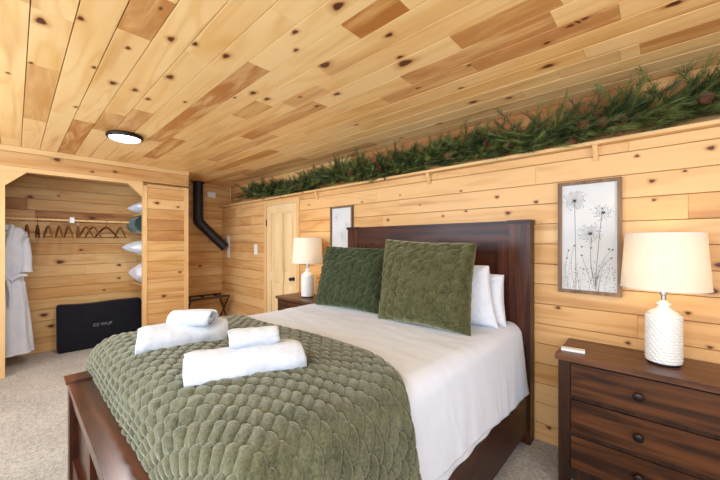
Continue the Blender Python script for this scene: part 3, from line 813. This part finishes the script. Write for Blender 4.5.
# ================================================================== ART
def ribbon(bm, pts, w, y=-.0006):
    pts = [Vector((p[0], 0, p[1])) for p in pts]
    L_, R_ = [], []
    for i, p in enumerate(pts):
        t_ = (pts[min(i+1, len(pts)-1)]-pts[max(i-1, 0)]); t_ = Vector((-t_.z, 0, t_.x)).normalized()*w/2
        L_.append(bm.verts.new((p.x+t_.x, y, p.z+t_.z))); R_.append(bm.verts.new((p.x-t_.x, y, p.z-t_.z)))
    for i in range(len(pts)-1): bm.faces.new((L_[i], L_[i+1], R_[i+1], R_[i]))
def dot(bm, x, z, r, a=0, el=1.6, y=-.0008):
    vs = [bm.verts.new((x+r*el*cos(k*pi/4)*cos(a)-r*sin(k*pi/4)*sin(a), y, z+r*el*cos(k*pi/4)*sin(a)+r*sin(k*pi/4)*cos(a))) for k in range(8)]
    bm.faces.new(vs)
def art(x0, x1, z0, z1, label, ink='ink', seed=1, full=True):
    rg = random.Random(seed); w, h = (x1-x0), (z1-z0); fw = .021
    r = thing('framed_print', label, 'picture', ((x0+x1)/2, -.002, z0))
    bm = bmesh.new()
    hwx = w/2
    for (a, b, c, d) in ((-hwx, hwx, 0, fw), (-hwx, hwx, h-fw, h), (-hwx, -hwx+fw, fw, h-fw), (hwx-fw, hwx, fw, h-fw)): bx(bm, a, b, -.024, 0, c, d)
    fin('frame', bm, M['frame'], r, True, .002)
    pp = box('print', -hwx+fw-.003, hwx-fw+.003, -.010, -.003, fw-.003, h-fw+.003, M['paper'], r, 0)
    pw, ph = w-2*fw, h-2*fw
    def Q(u, v): return (-pw/2+u*pw, fw+v*ph)                       # u right, v up, 0..1
    bm = bmesh.new()
    def stem(pts, wd=.0022):
        # quadratic smoothing of the control points
        o = []
        for i in range(21):
            t_ = i/20; n = len(pts)-1; x = z = 0
            for k, (a, b) in enumerate(pts):
                c = math.comb(n, k)*t_**k*(1-t_)**(n-k); x += a*c; z += b*c
            o.append(Q(x, z))
        ribbon(bm, o, wd)
    def head(u, v, R, n=34, seeds=True):
        cx_, cz_ = Q(u, v)
        for k in range(9): dot(bm, cx_+rg.uniform(-.006, .006), cz_+rg.uniform(-.005, .003), .0028, rg.random()*3)
        for k in range(n):
            a = 2*pi*k/n+rg.uniform(-.08, .08); rr = R*rg.uniform(.55, 1)
            ribbon(bm, [(cx_+cos(a)*R*.08, cz_+sin(a)*R*.08), (cx_+cos(a)*rr, cz_+sin(a)*rr*.95)], .0006)
            dot(bm, cx_+cos(a)*rr, cz_+sin(a)*rr*.95, .0019, a)
            if rg.random() < .6: dot(bm, cx_+cos(a)*rr*.75, cz_+sin(a)*rr*.7, .0011, a+1)
    stem([(.27, .0), (.27, .4), (.245, .83)]); head(.245, .85, .068, 44)
    stem([(.62, .03), (.66, .35), (.74, .72)]); head(.76, .725, .050, 26)
    stem([(.63, .02), (.50, .25), (.56, .50)]); head(.53, .535, .066, 40)
    stem([(.60, .02), (.48, .16), (.38, .33)], .0015); stem([(.62, .03), (.66, .22), (.90, .31)], .0015); stem([(.64, .04), (.70, .30), (.92, .385)], .0015)
    stem([(.10, .02), (.02, .2), (.13, .37)], .0013); stem([(.25, .02), (.12, .26), (.24, .42)], .0013)
    for u, v in ((.38, .33), (.38, .41), (.9, .31), (.92, .385), (.86, .39), (.13, .375), (.24, .42), (.10, .30), (.55, .40)): dot(bm, *Q(u, v), .0042, rg.random()*.8, 1.5)
    for k in range(150):                                             # speckled seeds and grass near the foot
        u = rg.uniform(.03, .97); v = rg.uniform(.01, .22)*(1 if .3 < u < .6 else 1.25)
        dot(bm, *Q(u, v), rg.uniform(.0008, .0019), rg.uniform(.5, 2.4), 2.2)
    for k in range(16):
        u = rg.uniform(.04, .96); stem([(u, .0), (u+rg.uniform(-.05, .05), .1), (u+rg.uniform(-.14, .14), rg.uniform(.12, .26))], .0009)
    for k in range(9): dot(bm, *Q(rg.uniform(.4, .95), rg.uniform(.6, .9)), .0022, rg.random()*3)
    fin('drawing', bm, M[ink], pp)
    bpy.data.objects[pp.name].children[-1].location.y = -.0101
    return r
art(-.481, -.161, 1.012, 1.706, 'tall wood framed print of ink dandelions above the near nightstand')
art(-2.668, -2.325, 1.03, 1.715, 'narrow wood framed print beside the far headboard post, half hidden by the dark green pillow', 'ink_pale', 5)

# ================================================================== CEILING LIGHT, PIPE, PLATES
lp = on(2, 2.26, 125, 137)
t = thing('ceiling_light', 'round flush ceiling light with dark bronze rim, lit', 'ceiling light', (lp.x, lp.y, CEIL-.001))
bm = bmesh.new(); lathe(bm, [(.085, 0), (.132, -.004), (.138, -.014), (.136, -.030), (.122, -.036), (.116, -.030)], 48, capb=True, capt=True); fin('rim', bm, M['bronze'], t, True)
bm = bmesh.new(); lathe(bm, [(.115, -.0305), (.112, -.040), (.09, -.050), (.05, -.056), (.005, -.058)], 48); d = fin('diffuser', bm, M['lit_diffuser'], t, True); d['label'] = 'glowing white diffuser'
ld = bpy.data.lights.new('ceiling_glow', 'AREA'); ld.shape = 'DISK'; ld.size = .22; ld.energy = 17; ld.color = (.95, .96, 1)
lo = bpy.data.objects.new('ceiling_glow', ld); COL.objects.link(lo); lo.location = (0, 0, -.065); lo.parent = t

PX, PYy = -5.335, -.425
t = thing('stovepipe', 'black stovepipe running down the alcove corner and bending to the wall', 'stovepipe', (PX, PYy, 0))
pe = Vector((-5.19-PX, -.012-PYy, 1.195))
bend = Vector((0, 0, 1.655)); dirn = (pe-bend).normalized()
bm = bmesh.new(); tube(bm, [(0, 0, CEIL-.002), (0, 0, 1.70)], .072, 28); fin('vertical_pipe', bm, M['black'], t, True)
bm = bmesh.new(); tube(bm, [(0, 0, 1.73), (0, 0, 1.69)]+[tuple(bend+Vector((0, 0, .05))*(1-k/4)**2+dirn*.05*(k/4)**2) for k in range(5)]+[tuple(bend+dirn*.09)], .0745, 28); fin('elbow', bm, M['black'], t, True)
bm = bmesh.new(); tube(bm, [tuple(bend+dirn*.07), tuple(pe-dirn*.06)], .072, 28); fin('slanted_pipe', bm, M['black'], t, True)
bm = bmesh.new(); lathe(bm, [(.075, 0), (.10, 0), (.10, .008), (.075, .012)], 32, capb=True, capt=False); fin('ceiling_collar', bm, M['black'], t, True).location = (0, 0, CEIL-.014)

def plate(x, y, z, w, h, face, label, cat, name, toggle=True):
    t = thing(name, label, cat, (x, y, z))
    if face == 'y':
        box('cover_plate', -w/2, w/2, -.007, 0, -h/2, h/2, M['plate'], t, .002)
        if toggle: box('toggle', -w*.18, w*.18, -.013, -.0065, -h*.25, h*.25, M['plate'], t, .002)
    else:
        box('cover_plate', 0, .022, -w/2, w/2, -h/2, h/2, M['plate'], t, .003)
        if toggle: box('grille', .021, .026, -w*.3, w*.3, -h*.25, h*.25, M['plate'], t, .001)
    return t
p = on(1, 0, 256, 249.5); plate(p.x, -.001, p.z, .085, .15, 'y', 'white light switch plate on the pine wall left of the door', 'light switch', 'light_switch')
p = on(1, 0, 228, 246.5); plate(p.x+.02, -.001, 1.255, .085, .36, 'y', 'tall white cover plate at the lower end of the black stovepipe', 'wall plate', 'wall_plate', False)
p = on(0, XL, 211, 195); plate(XL+.001, p.y, p.z, .13, .085, 'x', 'small white box high on the alcove wall beside the stovepipe', 'wall box', 'wall_box')

# ================================================================== LUGGAGE RACK
t = thing('luggage_rack', 'dark folding luggage rack in the alcove under the stovepipe', 'luggage rack', (-5.1, -.42, 0))
for sx in (-1, 1): box('top_rail', sx*.15-.014, sx*.15+.014, -.30, .32, .475, .505, M['rack'], t, .004)
for sy in (-.27, .29):
    for sx in (-1, 1):
        bm = bmesh.new(); off = .012*sx
        prism(bm, [(sx*.15-.013, sy+off, .48), (sx*.15+.013, sy+off, .48), (-sx*.25+.013, sy+off, 0), (-sx*.25-.013, sy+off, 0)], (0, .018, 0)); fin('leg', bm, M['rack'], t, True, .002)
for sx in (-1, 1): box('stretcher', sx*.235-.009, sx*.235+.009, -.262, .292, .03, .05, M['rack'], t, .003)
for sy in (-.2, .0, .2):
    n = 12; xs = np.linspace(-.155, .155, n); X_, Y_ = np.meshgrid(xs, np.array([sy-.025, sy+.025]), indexing='ij')
    o = gridmesh('strap', X_, Y_, .506-.03*(1-(X_/.155)**2), M['webbing'], t); solid(o, .003)

# ================================================================== CLOSET
RX, RZ = -5.1, 1.585
t = thing('closet_rod', 'pale wooden closet rod across the back of the closet', 'closet rod', (RX, -1.9, RZ))
bm = bmesh.new(); tube(bm, [(0, -2.2, 0), (0, .98, 0)], .013, 14)
rod = woodbox([lambda b_: tube(b_, [(0, -2.2, 0), (0, .98, 0)], .013, 14)], 'rod', M['trim'], t, axis=1, r=.2, bevel=0); bm.free()
q_ = on(0, RX, 72, 219)
b = box('support_bracket', -.30, .016, q_.y+1.9-.02, q_.y+1.9+.02, -.03, .035, M['plate'], t, .004); b['label'] = 'white support bracket'
q_ = on(0, RX, 131, 222)
b = box('end_bracket', -.02, .02, q_.y+1.9-.012, q_.y+1.9+.012, -.03, .02, M['plate'], t, .003)
def hanger(dark=False, bar=True):
    r = thing('clothes_hanger', '', 'hanger', (0, 0, 0), 0, 'empty hangers on the closet rod'); del r['label']
    bm = bmesh.new()
    hk = [(.0, 0, -.075), (0, 0, -.035)]+[(.018*cos(a), 0, .000+.018*sin(a)) for a in np.linspace(-pi*.5, pi*1.05, 12)]
    tube(bm, hk, .0022, 6); fin('hook', bm, M['chrome'] if not dark else M['black'], r, True)
    bm = bmesh.new()
    tube(bm, [(-.19, 0, -.205), (-.12, 0, -.145), (-.05, 0, -.09), (0, 0, -.072), (.05, 0, -.09), (.12, 0, -.145), (.19, 0, -.205)], [.007, .011, .011, .012, .011, .011, .007], 8)
    fin('shoulder_bar', bm, M['hanger_dark' if dark else 'hanger'], r, True)
    bm = bmesh.new(); tube(bm, [(-.18, 0, -.197), (.18, 0, -.197)], .005, 8); fin('trouser_bar', bm, M['hanger_dark' if dark else 'hanger'], r, True)
    return r
h0 = hanger(); h1 = hanger(True)
HP = [(27, 4, 0, 'plain wooden hanger right beside the white robe'), (37.5, -6, 1, 'dark wooden hanger, second from the white robe'), (48, 8, 0, 'wooden hanger third from the white robe'),
      (59, 5, 0, 'wooden hanger fourth from the white robe'), (68.5, 7, 0, 'wooden hanger just left of the white rod bracket'), (78, -3, 0, 'wooden hanger just right of the white rod bracket'),
      (86, 15, 0, 'wooden hanger slanting, second to the right of the white rod bracket'), (93, 18, 0, 'wooden hanger between the slanting one and the broad dark one'), (106, 30, 1, 'dark wooden hanger turned broadside, showing its full triangle'), (120, 8, 0, 'last wooden hanger by the closet shelves')]
used = set()
for px, a, dk_, lab in HP:
    src = h1 if dk_ else h0
    hcp = src if dk_ not in used else copy_tree(src); used.add(dk_)
    q_ = on(0, RX, px, 222); hcp.location = (RX, q_.y, RZ+.0005); hcp.rotation_euler = (0, 0, radians(a)); hcp['label'] = lab
# robe on its own hanger
def robe():
    yc = -2.475
    r = thing('bathrobe', 'white bathrobe with tied belt hanging at the left end of the closet rod', 'bathrobe', (RX, yc, 0))
    # hanger carrying it (its own part of the hanging garment reads as the hook over the rod)
    nz, nk = 90, 72
    zs = np.linspace(0, 1, nz); ks = np.linspace(0, 2*pi, nk, endpoint=False)
    ZZ, KK = np.meshgrid(zs, ks, indexing='ij')
    z = 1.515-ZZ*1.39
    w = np.interp(zs, [0, .02, .06, .12, .3, .40, .46, .7, 1], [.05, .10, .145, .16, .15, .13, .15, .175, .205])[:, None]
    dp = np.interp(zs, [0, .04, .12, .3, .40, .46, .7, 1], [.03, .05, .075, .085, .062, .08, .095, .11])[:, None]
    fold = np.clip((ZZ-.1)/.3, 0, 1)
    f = 1+(.10*np.cos(KK*7+ZZ*2)+.05*np.cos(KK*12-ZZ*4))*fold*np.where(np.abs(ZZ-.41) < .03, .4, 1)
    Y = w*np.cos(KK)*f; X = dp*np.sin(KK)*f
    gridmesh('robe_body', X, Y, z, M['robe'], r, closev=True, caps=True)
    for s in (-1, 1):
        bm = bmesh.new()
        pts = [(0, s*.09, 1.475), (.0, s*.13, 1.42), (.01, s*.150, 1.30), (.02, s*.158, 1.15), (.03, s*.160, 1.05), (.035, s*.158, 1.0)]
        tube(bm, pts, [.03, .042, .045, .048, .05, .052], 20)
        for v in bm.verts: v.co.x *= .8; v.co += Vector((.004*sin(v.co.z*60), .004*sin(v.co.z*45+1), 0))
        fin('sleeve', bm, M['robe'], r, True)
    bm = bmesh.new()
    for s in (-1, 1):
        tube(bm, [(-.02, s*.045, 1.515), (.03, s*.055, 1.50), (.075, s*.045, 1.42), (.095, s*.02, 1.30), (.10, -.004*s, 1.18), (.10, -.012, 1.0)], [.014, .02, .024, .024, .02, .012], 10)
    fin('collar', bm, M['robe'], r, True)
    bm = bmesh.new()
    n = 40; ring = [(.088*sin(k*2*pi/n), .142*cos(k*2*pi/n), .955+.01*sin(k*2*pi/n*3)) for k in range(n+1)]
    for a, b in zip(ring, ring[1:]):
        bx(bm, min(a[0], b[0])-.005, max(a[0], b[0])+.005, min(a[1], b[1])-.002, max(a[1], b[1])+.002, a[2]-.022, a[2]+.022)
    tube(bm, [(.10, .02, .95), (.115, .05, .93), (.11, .09, .965), (.10, .125, .975), (.09, .165, .97)], [.016, .02, .017, .017, .015], 10)
    tube(bm, [(.10, .02, .95), (.115, .03, .88), (.11, .045, .78), (.11, .04, .66)], [.017, .018, .016, .016], 10)
    tube(bm, [(.098, -.03, .95), (.122, 0, .955), (.10, .04, .95)], [.02, .028, .02], 12)
    fin('belt', bm, M['robe'], r, True)
    box('neck_tag', .05, .055, -.02, .02, 1.44, 1.465, M['grey_text'], r, .001)
    h = copy_tree(h0); h.location = (RX, yc, RZ+.0005); h.rotation_euler = (0, 0, pi/2); h['label'] = 'wooden hanger holding up the white bathrobe'; del h['group']
    for c in h.children:
        c.scale = (.42, 1, 1)
robe()
# black bag leaning on the closet back wall
y0, y1 = -2.06, -1.20
t = thing('storage_bag', 'large black zipped fabric case standing on the closet floor', 'bag', (-5.28, (y0+y1)/2, 0))
t.rotation_euler = (0, 0, 0)
nu_, nv_ = 60, 44
th = np.linspace(0, 2*pi, nu_, endpoint=False)
bm = bmesh.new(); bx(bm, -.075, .075, y0-(y0+y1)/2, y1-(y0+y1)/2, 0, .555)
bmesh.ops.bevel(bm, geom=list(bm.edges), offset=.035, segments=5, affect='EDGES', profile=.5)
bmesh.ops.subdivide_edges(bm, edges=[e for e in bm.edges if e.calc_length() > .1], cuts=14, use_grid_fill=True)
for v in bm.verts:
    hy = v.co.y/.43; hz = v.co.z/.555
    v.co.x += .018*(1 if v.co.x > 0 else -.3)*(1-hy*hy)*sin(pi*min(1, max(0, hz)))+.004*mnoise.noise(v.co*6)
    v.co.z += (.006*sin(v.co.y*9)+.010*hy**2-.008*v.co.y)*hz; v.co.x -= .05*hz-.02
bag = fin('case_body', bm, M['bag'], t, True)
bm = bmesh.new(); yy = np.linspace(-.40, .40, 30)
tube(bm, [(-.03+.0, y, .5575+.006*sin(y*9)+.010*(y/.43)**2-.008*y) for y in yy], .004, 6); fin('zipper', bm, M['black'], t, True)
for sy in (-.41, .41):
    bm = bmesh.new(); tube(bm, [(.055, sy, .05), (.056, sy*1.005, .25), (.03, sy, .50)], .0035, 6); fin('piping', bm, M['black'], t, True)
fc = bpy.data.curves.new('lettering', 'FONT'); fc.body = 'EZ WUP'; fc.size = .052; fc.extrude = .0008; fc.align_x = 'CENTER'; fc.align_y = 'CENTER'
fo = bpy.data.objects.new('tmp', fc); COL.objects.link(fo)
dg = bpy.context.evaluated_depsgraph_get(); me = bpy.data.meshes.new_from_object(fo.evaluated_get(dg)); bpy.data.objects.remove(fo)
lt = link('lettering', me, M['grey_text'], t); lt.rotation_euler = (pi/2-.06, 0, pi/2)
q_ = on(0, -5.19, 103, 324); lt.location = (.088, q_.y-(y0+y1)/2, q_.z); lt['label'] = 'pale grey capital letters'
# shelf unit at the right of the closet and what lies on it
t = thing('closet_shelves', 'pine shelves behind the closet panel, holding white pillows', 'shelves', (-5.09, -1.09, 0))
SZ = (.28, .78, 1.17, 1.46, 1.70)
for k, z in enumerate(SZ[1:]): woodbox([(-.34, .33, -.185, .235, z-.018, z)], 'shelf', M['trim'], t, axis=0, r=.3, seed=30+k)
woodbox([(-.34, .33, .222, .238, 0, 1.8)], 'side_panel', M['trim'], t, axis=2, r=.3, seed=39)
def lump(name, x, y, z, w, d, h, m, seed, label, cat, group=None, tip=0):
    n = 40; u = np.linspace(-1, 1, n); U, V_ = np.meshgrid(u, u, indexing='ij')
    vs = pillow(name, [(x-w/2, y-d/2, z+h*.45), (x+w/2, y-d/2, z+h*.45), (x+w/2, y+d/2, z+h*.5), (x-w/2, y+d/2, z+h*.5)], h, m, 36, False, .05, seed)
    tag(vs, label, cat, group); return vs
lump('bed_pillow', -5.0, -1.11, 1.702, .50, .52, .17, M['pillowcase'], 11, 'spare white pillow on the top closet shelf', 'pillow')
lump('bed_pillow', -5.0, -1.15, 1.172, .50, .56, .19, M['pillowcase'], 12, 'spare white pillow on the middle closet shelf, tip sticking out below the rolled blanket', 'pillow')
lump('folded_linen', -5.0, -1.13, .782, .48, .46, .30, M['laundry'], 13, 'soft lilac white bundle of linen on the shelf just above the black case', 'linen')
t = thing('rolled_blanket', 'dark green rolled blanket between the two white closet pillows', 'blanket', (-5.0, -1.28, 1.462))
n = 90; m2 = 12; th = np.linspace(0, 4*2*pi, n); rr = .012+.086*(th/(8*pi)); xs = np.linspace(-.22, .22, m2)
XS, TH = np.meshgrid(xs, th, indexing='ij'); R_ = np.broadcast_to(rr, XS.shape)
o = gridmesh('blanket_roll', XS, R_*np.cos(TH), R_*np.sin(TH)+.1, M['blanket'], t); solid(o, .014, -1)

# ================================================================== GARLAND
gl = thing('pine_garland', 'long green pine garland with brown cones lying along the wooden ledge', 'garland', (-2.0, .03, LEDGE))
rg = random.Random(3)
gx0, gx1 = -4.55, 1.2
bm = bmesh.new(); vine = []
x = gx0
while x < gx1:
    vine.append((x+2.0, .01+.03*sin(x*3.1), .075+.02*sin(x*4.3+1))); x += .06
tube(bm, vine, .012, 6); fin('stem', bm, M['stem'], gl, True)
V_, F_, T_ = [], [], []
def needle(p, d, side, w, tint):
    i = len(V_); a = side*w
    V_.extend([tuple(p-a), tuple(p+a), tuple(p+d*.6+a*.8), tuple(p+d), tuple(p+d*.6-a*.8)]); F_.append((i, i+1, i+2, i+3, i+4)); T_.append(tint)
x = gx0
while x < gx1:
    near = 1.0 if x > -2.6 else .8
    for s_ in range(11):
        i = int((x-gx0)/.06); vb = Vector(vine[min(i, len(vine)-1)])
        az = rg.choice((-1, 1))*rg.uniform(.1, .9) if rg.random() < .8 else rg.uniform(-1.5, 1.5)
        # sprig leans along +x or -x, mostly up / forward
        sgn = 1 if rg.random() < .72 else -1
        el = rg.uniform(-.12, 1.05)
        fwd = rg.uniform(-1.0, .35)
        dr_ = Vector((sgn*cos(el)*rg.uniform(.5, 1), fwd*.75, sin(el)*.95)).normalized()
        if rg.random() < .10: dr_ = Vector((sgn*.7, -.8, -.15)).normalized()
        ln = rg.uniform(.12, .29)*near
        if dr_.z > 0: ln = min(ln, (.31-vb.z)/max(.2, dr_.z)); 
        if dr_.y > 0: ln = min(ln, .09/max(.05, dr_.y)+.05)
        base_ = vb+Vector((rg.uniform(-.03, .03), rg.uniform(-.03, .03), rg.uniform(-.035, .05)))
        tint = rg.random()**1.6
        bend_ = Vector((0, -.02, -rg.uniform(0, .05)))
        nn = 15
        for k in range(nn):
            f = (k+.5)/nn; p = base_+dr_*ln*f+bend_*f*f
            for q2 in range(4):
                rv = Vector((rg.gauss(0, 1), rg.gauss(0, 1), rg.gauss(0, 1))); rv = (rv-dr_*rv.dot(dr_)).normalized()
                d = (dr_*1.15+rv*rg.uniform(.4, .8)).normalized()*rg.uniform(.045, .075)
                if (p+d).z < .006 and (p+d).y > -.085: d.z = abs(d.z)*.3+.0; p = Vector((p.x, p.y, max(p.z, .008)))
                if (p+d).y > .115: d.y = -abs(d.y)
                needle(p, d, d.cross(rv).normalized(), .0017, min(1, max(0, tint+rg.uniform(-.15, .15))))
    x += .052
me = bpy.data.meshes.new('needles'); me.from_pydata(V_, [], F_)
ca = me.color_attributes.new('tint', 'FLOAT_COLOR', 'CORNER'); ca.data.foreach_set('color', [c for t_ in T_ for c in (t_, t_, t_, 1)*5])
me.update(); ne = link('needles', me, M['needle'], gl); ne['label'] = 'green pine needles'
# pine cones: scaled bodies
def cone_mesh():
    bm = bmesh.new(); lathe(bm, [(.004, 0), (.017, .008), (.019, .022), (.013, .040), (.004, .052)], 12)
    k = 0
    for row in range(8):
        z = .004+row*.006; R = .027*sin(pi*min(.96, (row+1.6)/9.5)); n = 9
        for j in range(n):
            a = (j+row*.5)*2*pi/n
            c = Vector((cos(a), sin(a), 0)); t_ = Vector((-sin(a), cos(a), 0)); up = Vector((0, 0, 1))
            p0 = c*R*.4+up*z; w = .0075
            prism(bm, [p0-t_*w*.5, p0+t_*w*.5, c*R+t_*w*.8+up*(z+.005), c*(R+.005)+up*(z+.010), c*R-t_*w*.8+up*(z+.005)], (0, 0, .0022))
    bmesh.ops.recalc_face_normals(bm, faces=bm.faces)
    me = bpy.data.meshes.new('pine_cone'); bm.to_mesh(me); bm.free(); me.materials.append(M['cone']); return me
cm = cone_mesh()
for (px, py) in ((492, 141), (582, 125), (606, 121), (627, 119), (568, 139), (622, 131), (504, 144), (377, 168), (352, 172), (446, 153), (700, 97), (300, 188)):
    q_ = on(1, -.075, px, py)
    o = bpy.data.objects.new('pine_cone', cm); COL.objects.link(o); o.parent = gl
    o.location = (q_.x+2.0, q_.y-.03, max(.012, q_.z-LEDGE-.02)); o.rotation_euler = (rg.uniform(.6, 1.8), rg.uniform(-.5, .5), rg.uniform(0, 6)); o.scale = (1.05,)*3
# brackets under the ledge
for k, (px, py, lab) in enumerate(((318, 192, 'small wooden wedge bracket under the ledge above the narrow print'), (430, 177, 'small wooden wedge bracket under the ledge above the headboard'), (596, 155, 'small wooden wedge bracket under the ledge above the dandelion print'))):
    p = on(1, 0, px, py)
    def br(bm): prism(bm, [(-.012, 0, 0), (-.012, -.048, 0), (-.012, -.044, -.014), (-.012, -.012, -.085), (-.012, 0, -.092)], (.024, 0, 0))
    o = woodbox([br], 'ledge_bracket', M['trim'], axis=2, r=.3, seed=60+k, bevel=.001); o.location = (p.x, -.0005, LEDGE-.0205)
    tag(o, lab, 'bracket')

# ================================================================== LIGHT
def area(name, loc, rot, sx, sy, w, col):
    ld = bpy.data.lights.new(name, 'AREA'); ld.shape = 'RECTANGLE'; ld.size = sx; ld.size_y = sy; ld.energy = w; ld.color = col
    o = bpy.data.objects.new(name, ld); COL.objects.link(o); o.location = loc; o.rotation_euler = rot; return o
for i, (a, b) in enumerate(WIN):
    area('window_daylight_fill', ((a+b)/2, YF-.02, (W0+W1)/2), (pi/2+radians(24), 0, 0), b-a-.1, W1-W0-.1, (120, 85)[i], (.66, .83, 1.0))
area('window_daylight_fill', (XR+.02, (RW0+RW1)/2, (W0+W1)/2), (pi/2+radians(24), 0, pi/2), RW1-RW0-.1, W1-W0-.1, 75, (.66, .84, 1.0))  # fill added at the right wall, brightens ceiling and closet
# unseen fill light added behind the camera, shaped as a flush fixture
t2 = thing('ceiling_light', 'added flush fill light on the ceiling behind the camera', 'ceiling light', (-.6, -3.3, CEIL-.001))
bm = bmesh.new(); lathe(bm, [(.085, 0), (.132, -.004), (.138, -.014), (.136, -.030), (.122, -.036), (.116, -.030)], 48); fin('rim', bm, M['bronze'], t2, True)
bm = bmesh.new(); lathe(bm, [(.115, -.0305), (.112, -.040), (.09, -.050), (.05, -.056), (.005, -.058)], 48); fin('diffuser', bm, M['lit_diffuser'], t2, True)
l2 = bpy.data.objects.new('ceiling_glow', bpy.data.lights['ceiling_glow'].copy()); l2.data.energy = 22; COL.objects.link(l2); l2.location = (0, 0, -.065); l2.parent = t2
w = bpy.data.worlds.new('world'); S.world = w; w.use_nodes = True
w.node_tree.nodes['Background'].inputs[0].default_value = (.75, .85, 1, 1); w.node_tree.nodes['Background'].inputs[1].default_value = 1.0
vs = S.view_settings; vs.view_transform = 'Standard'; vs.look = 'None'; vs.gamma = 1; vs.exposure = -0.12; vs.use_curve_mapping = False
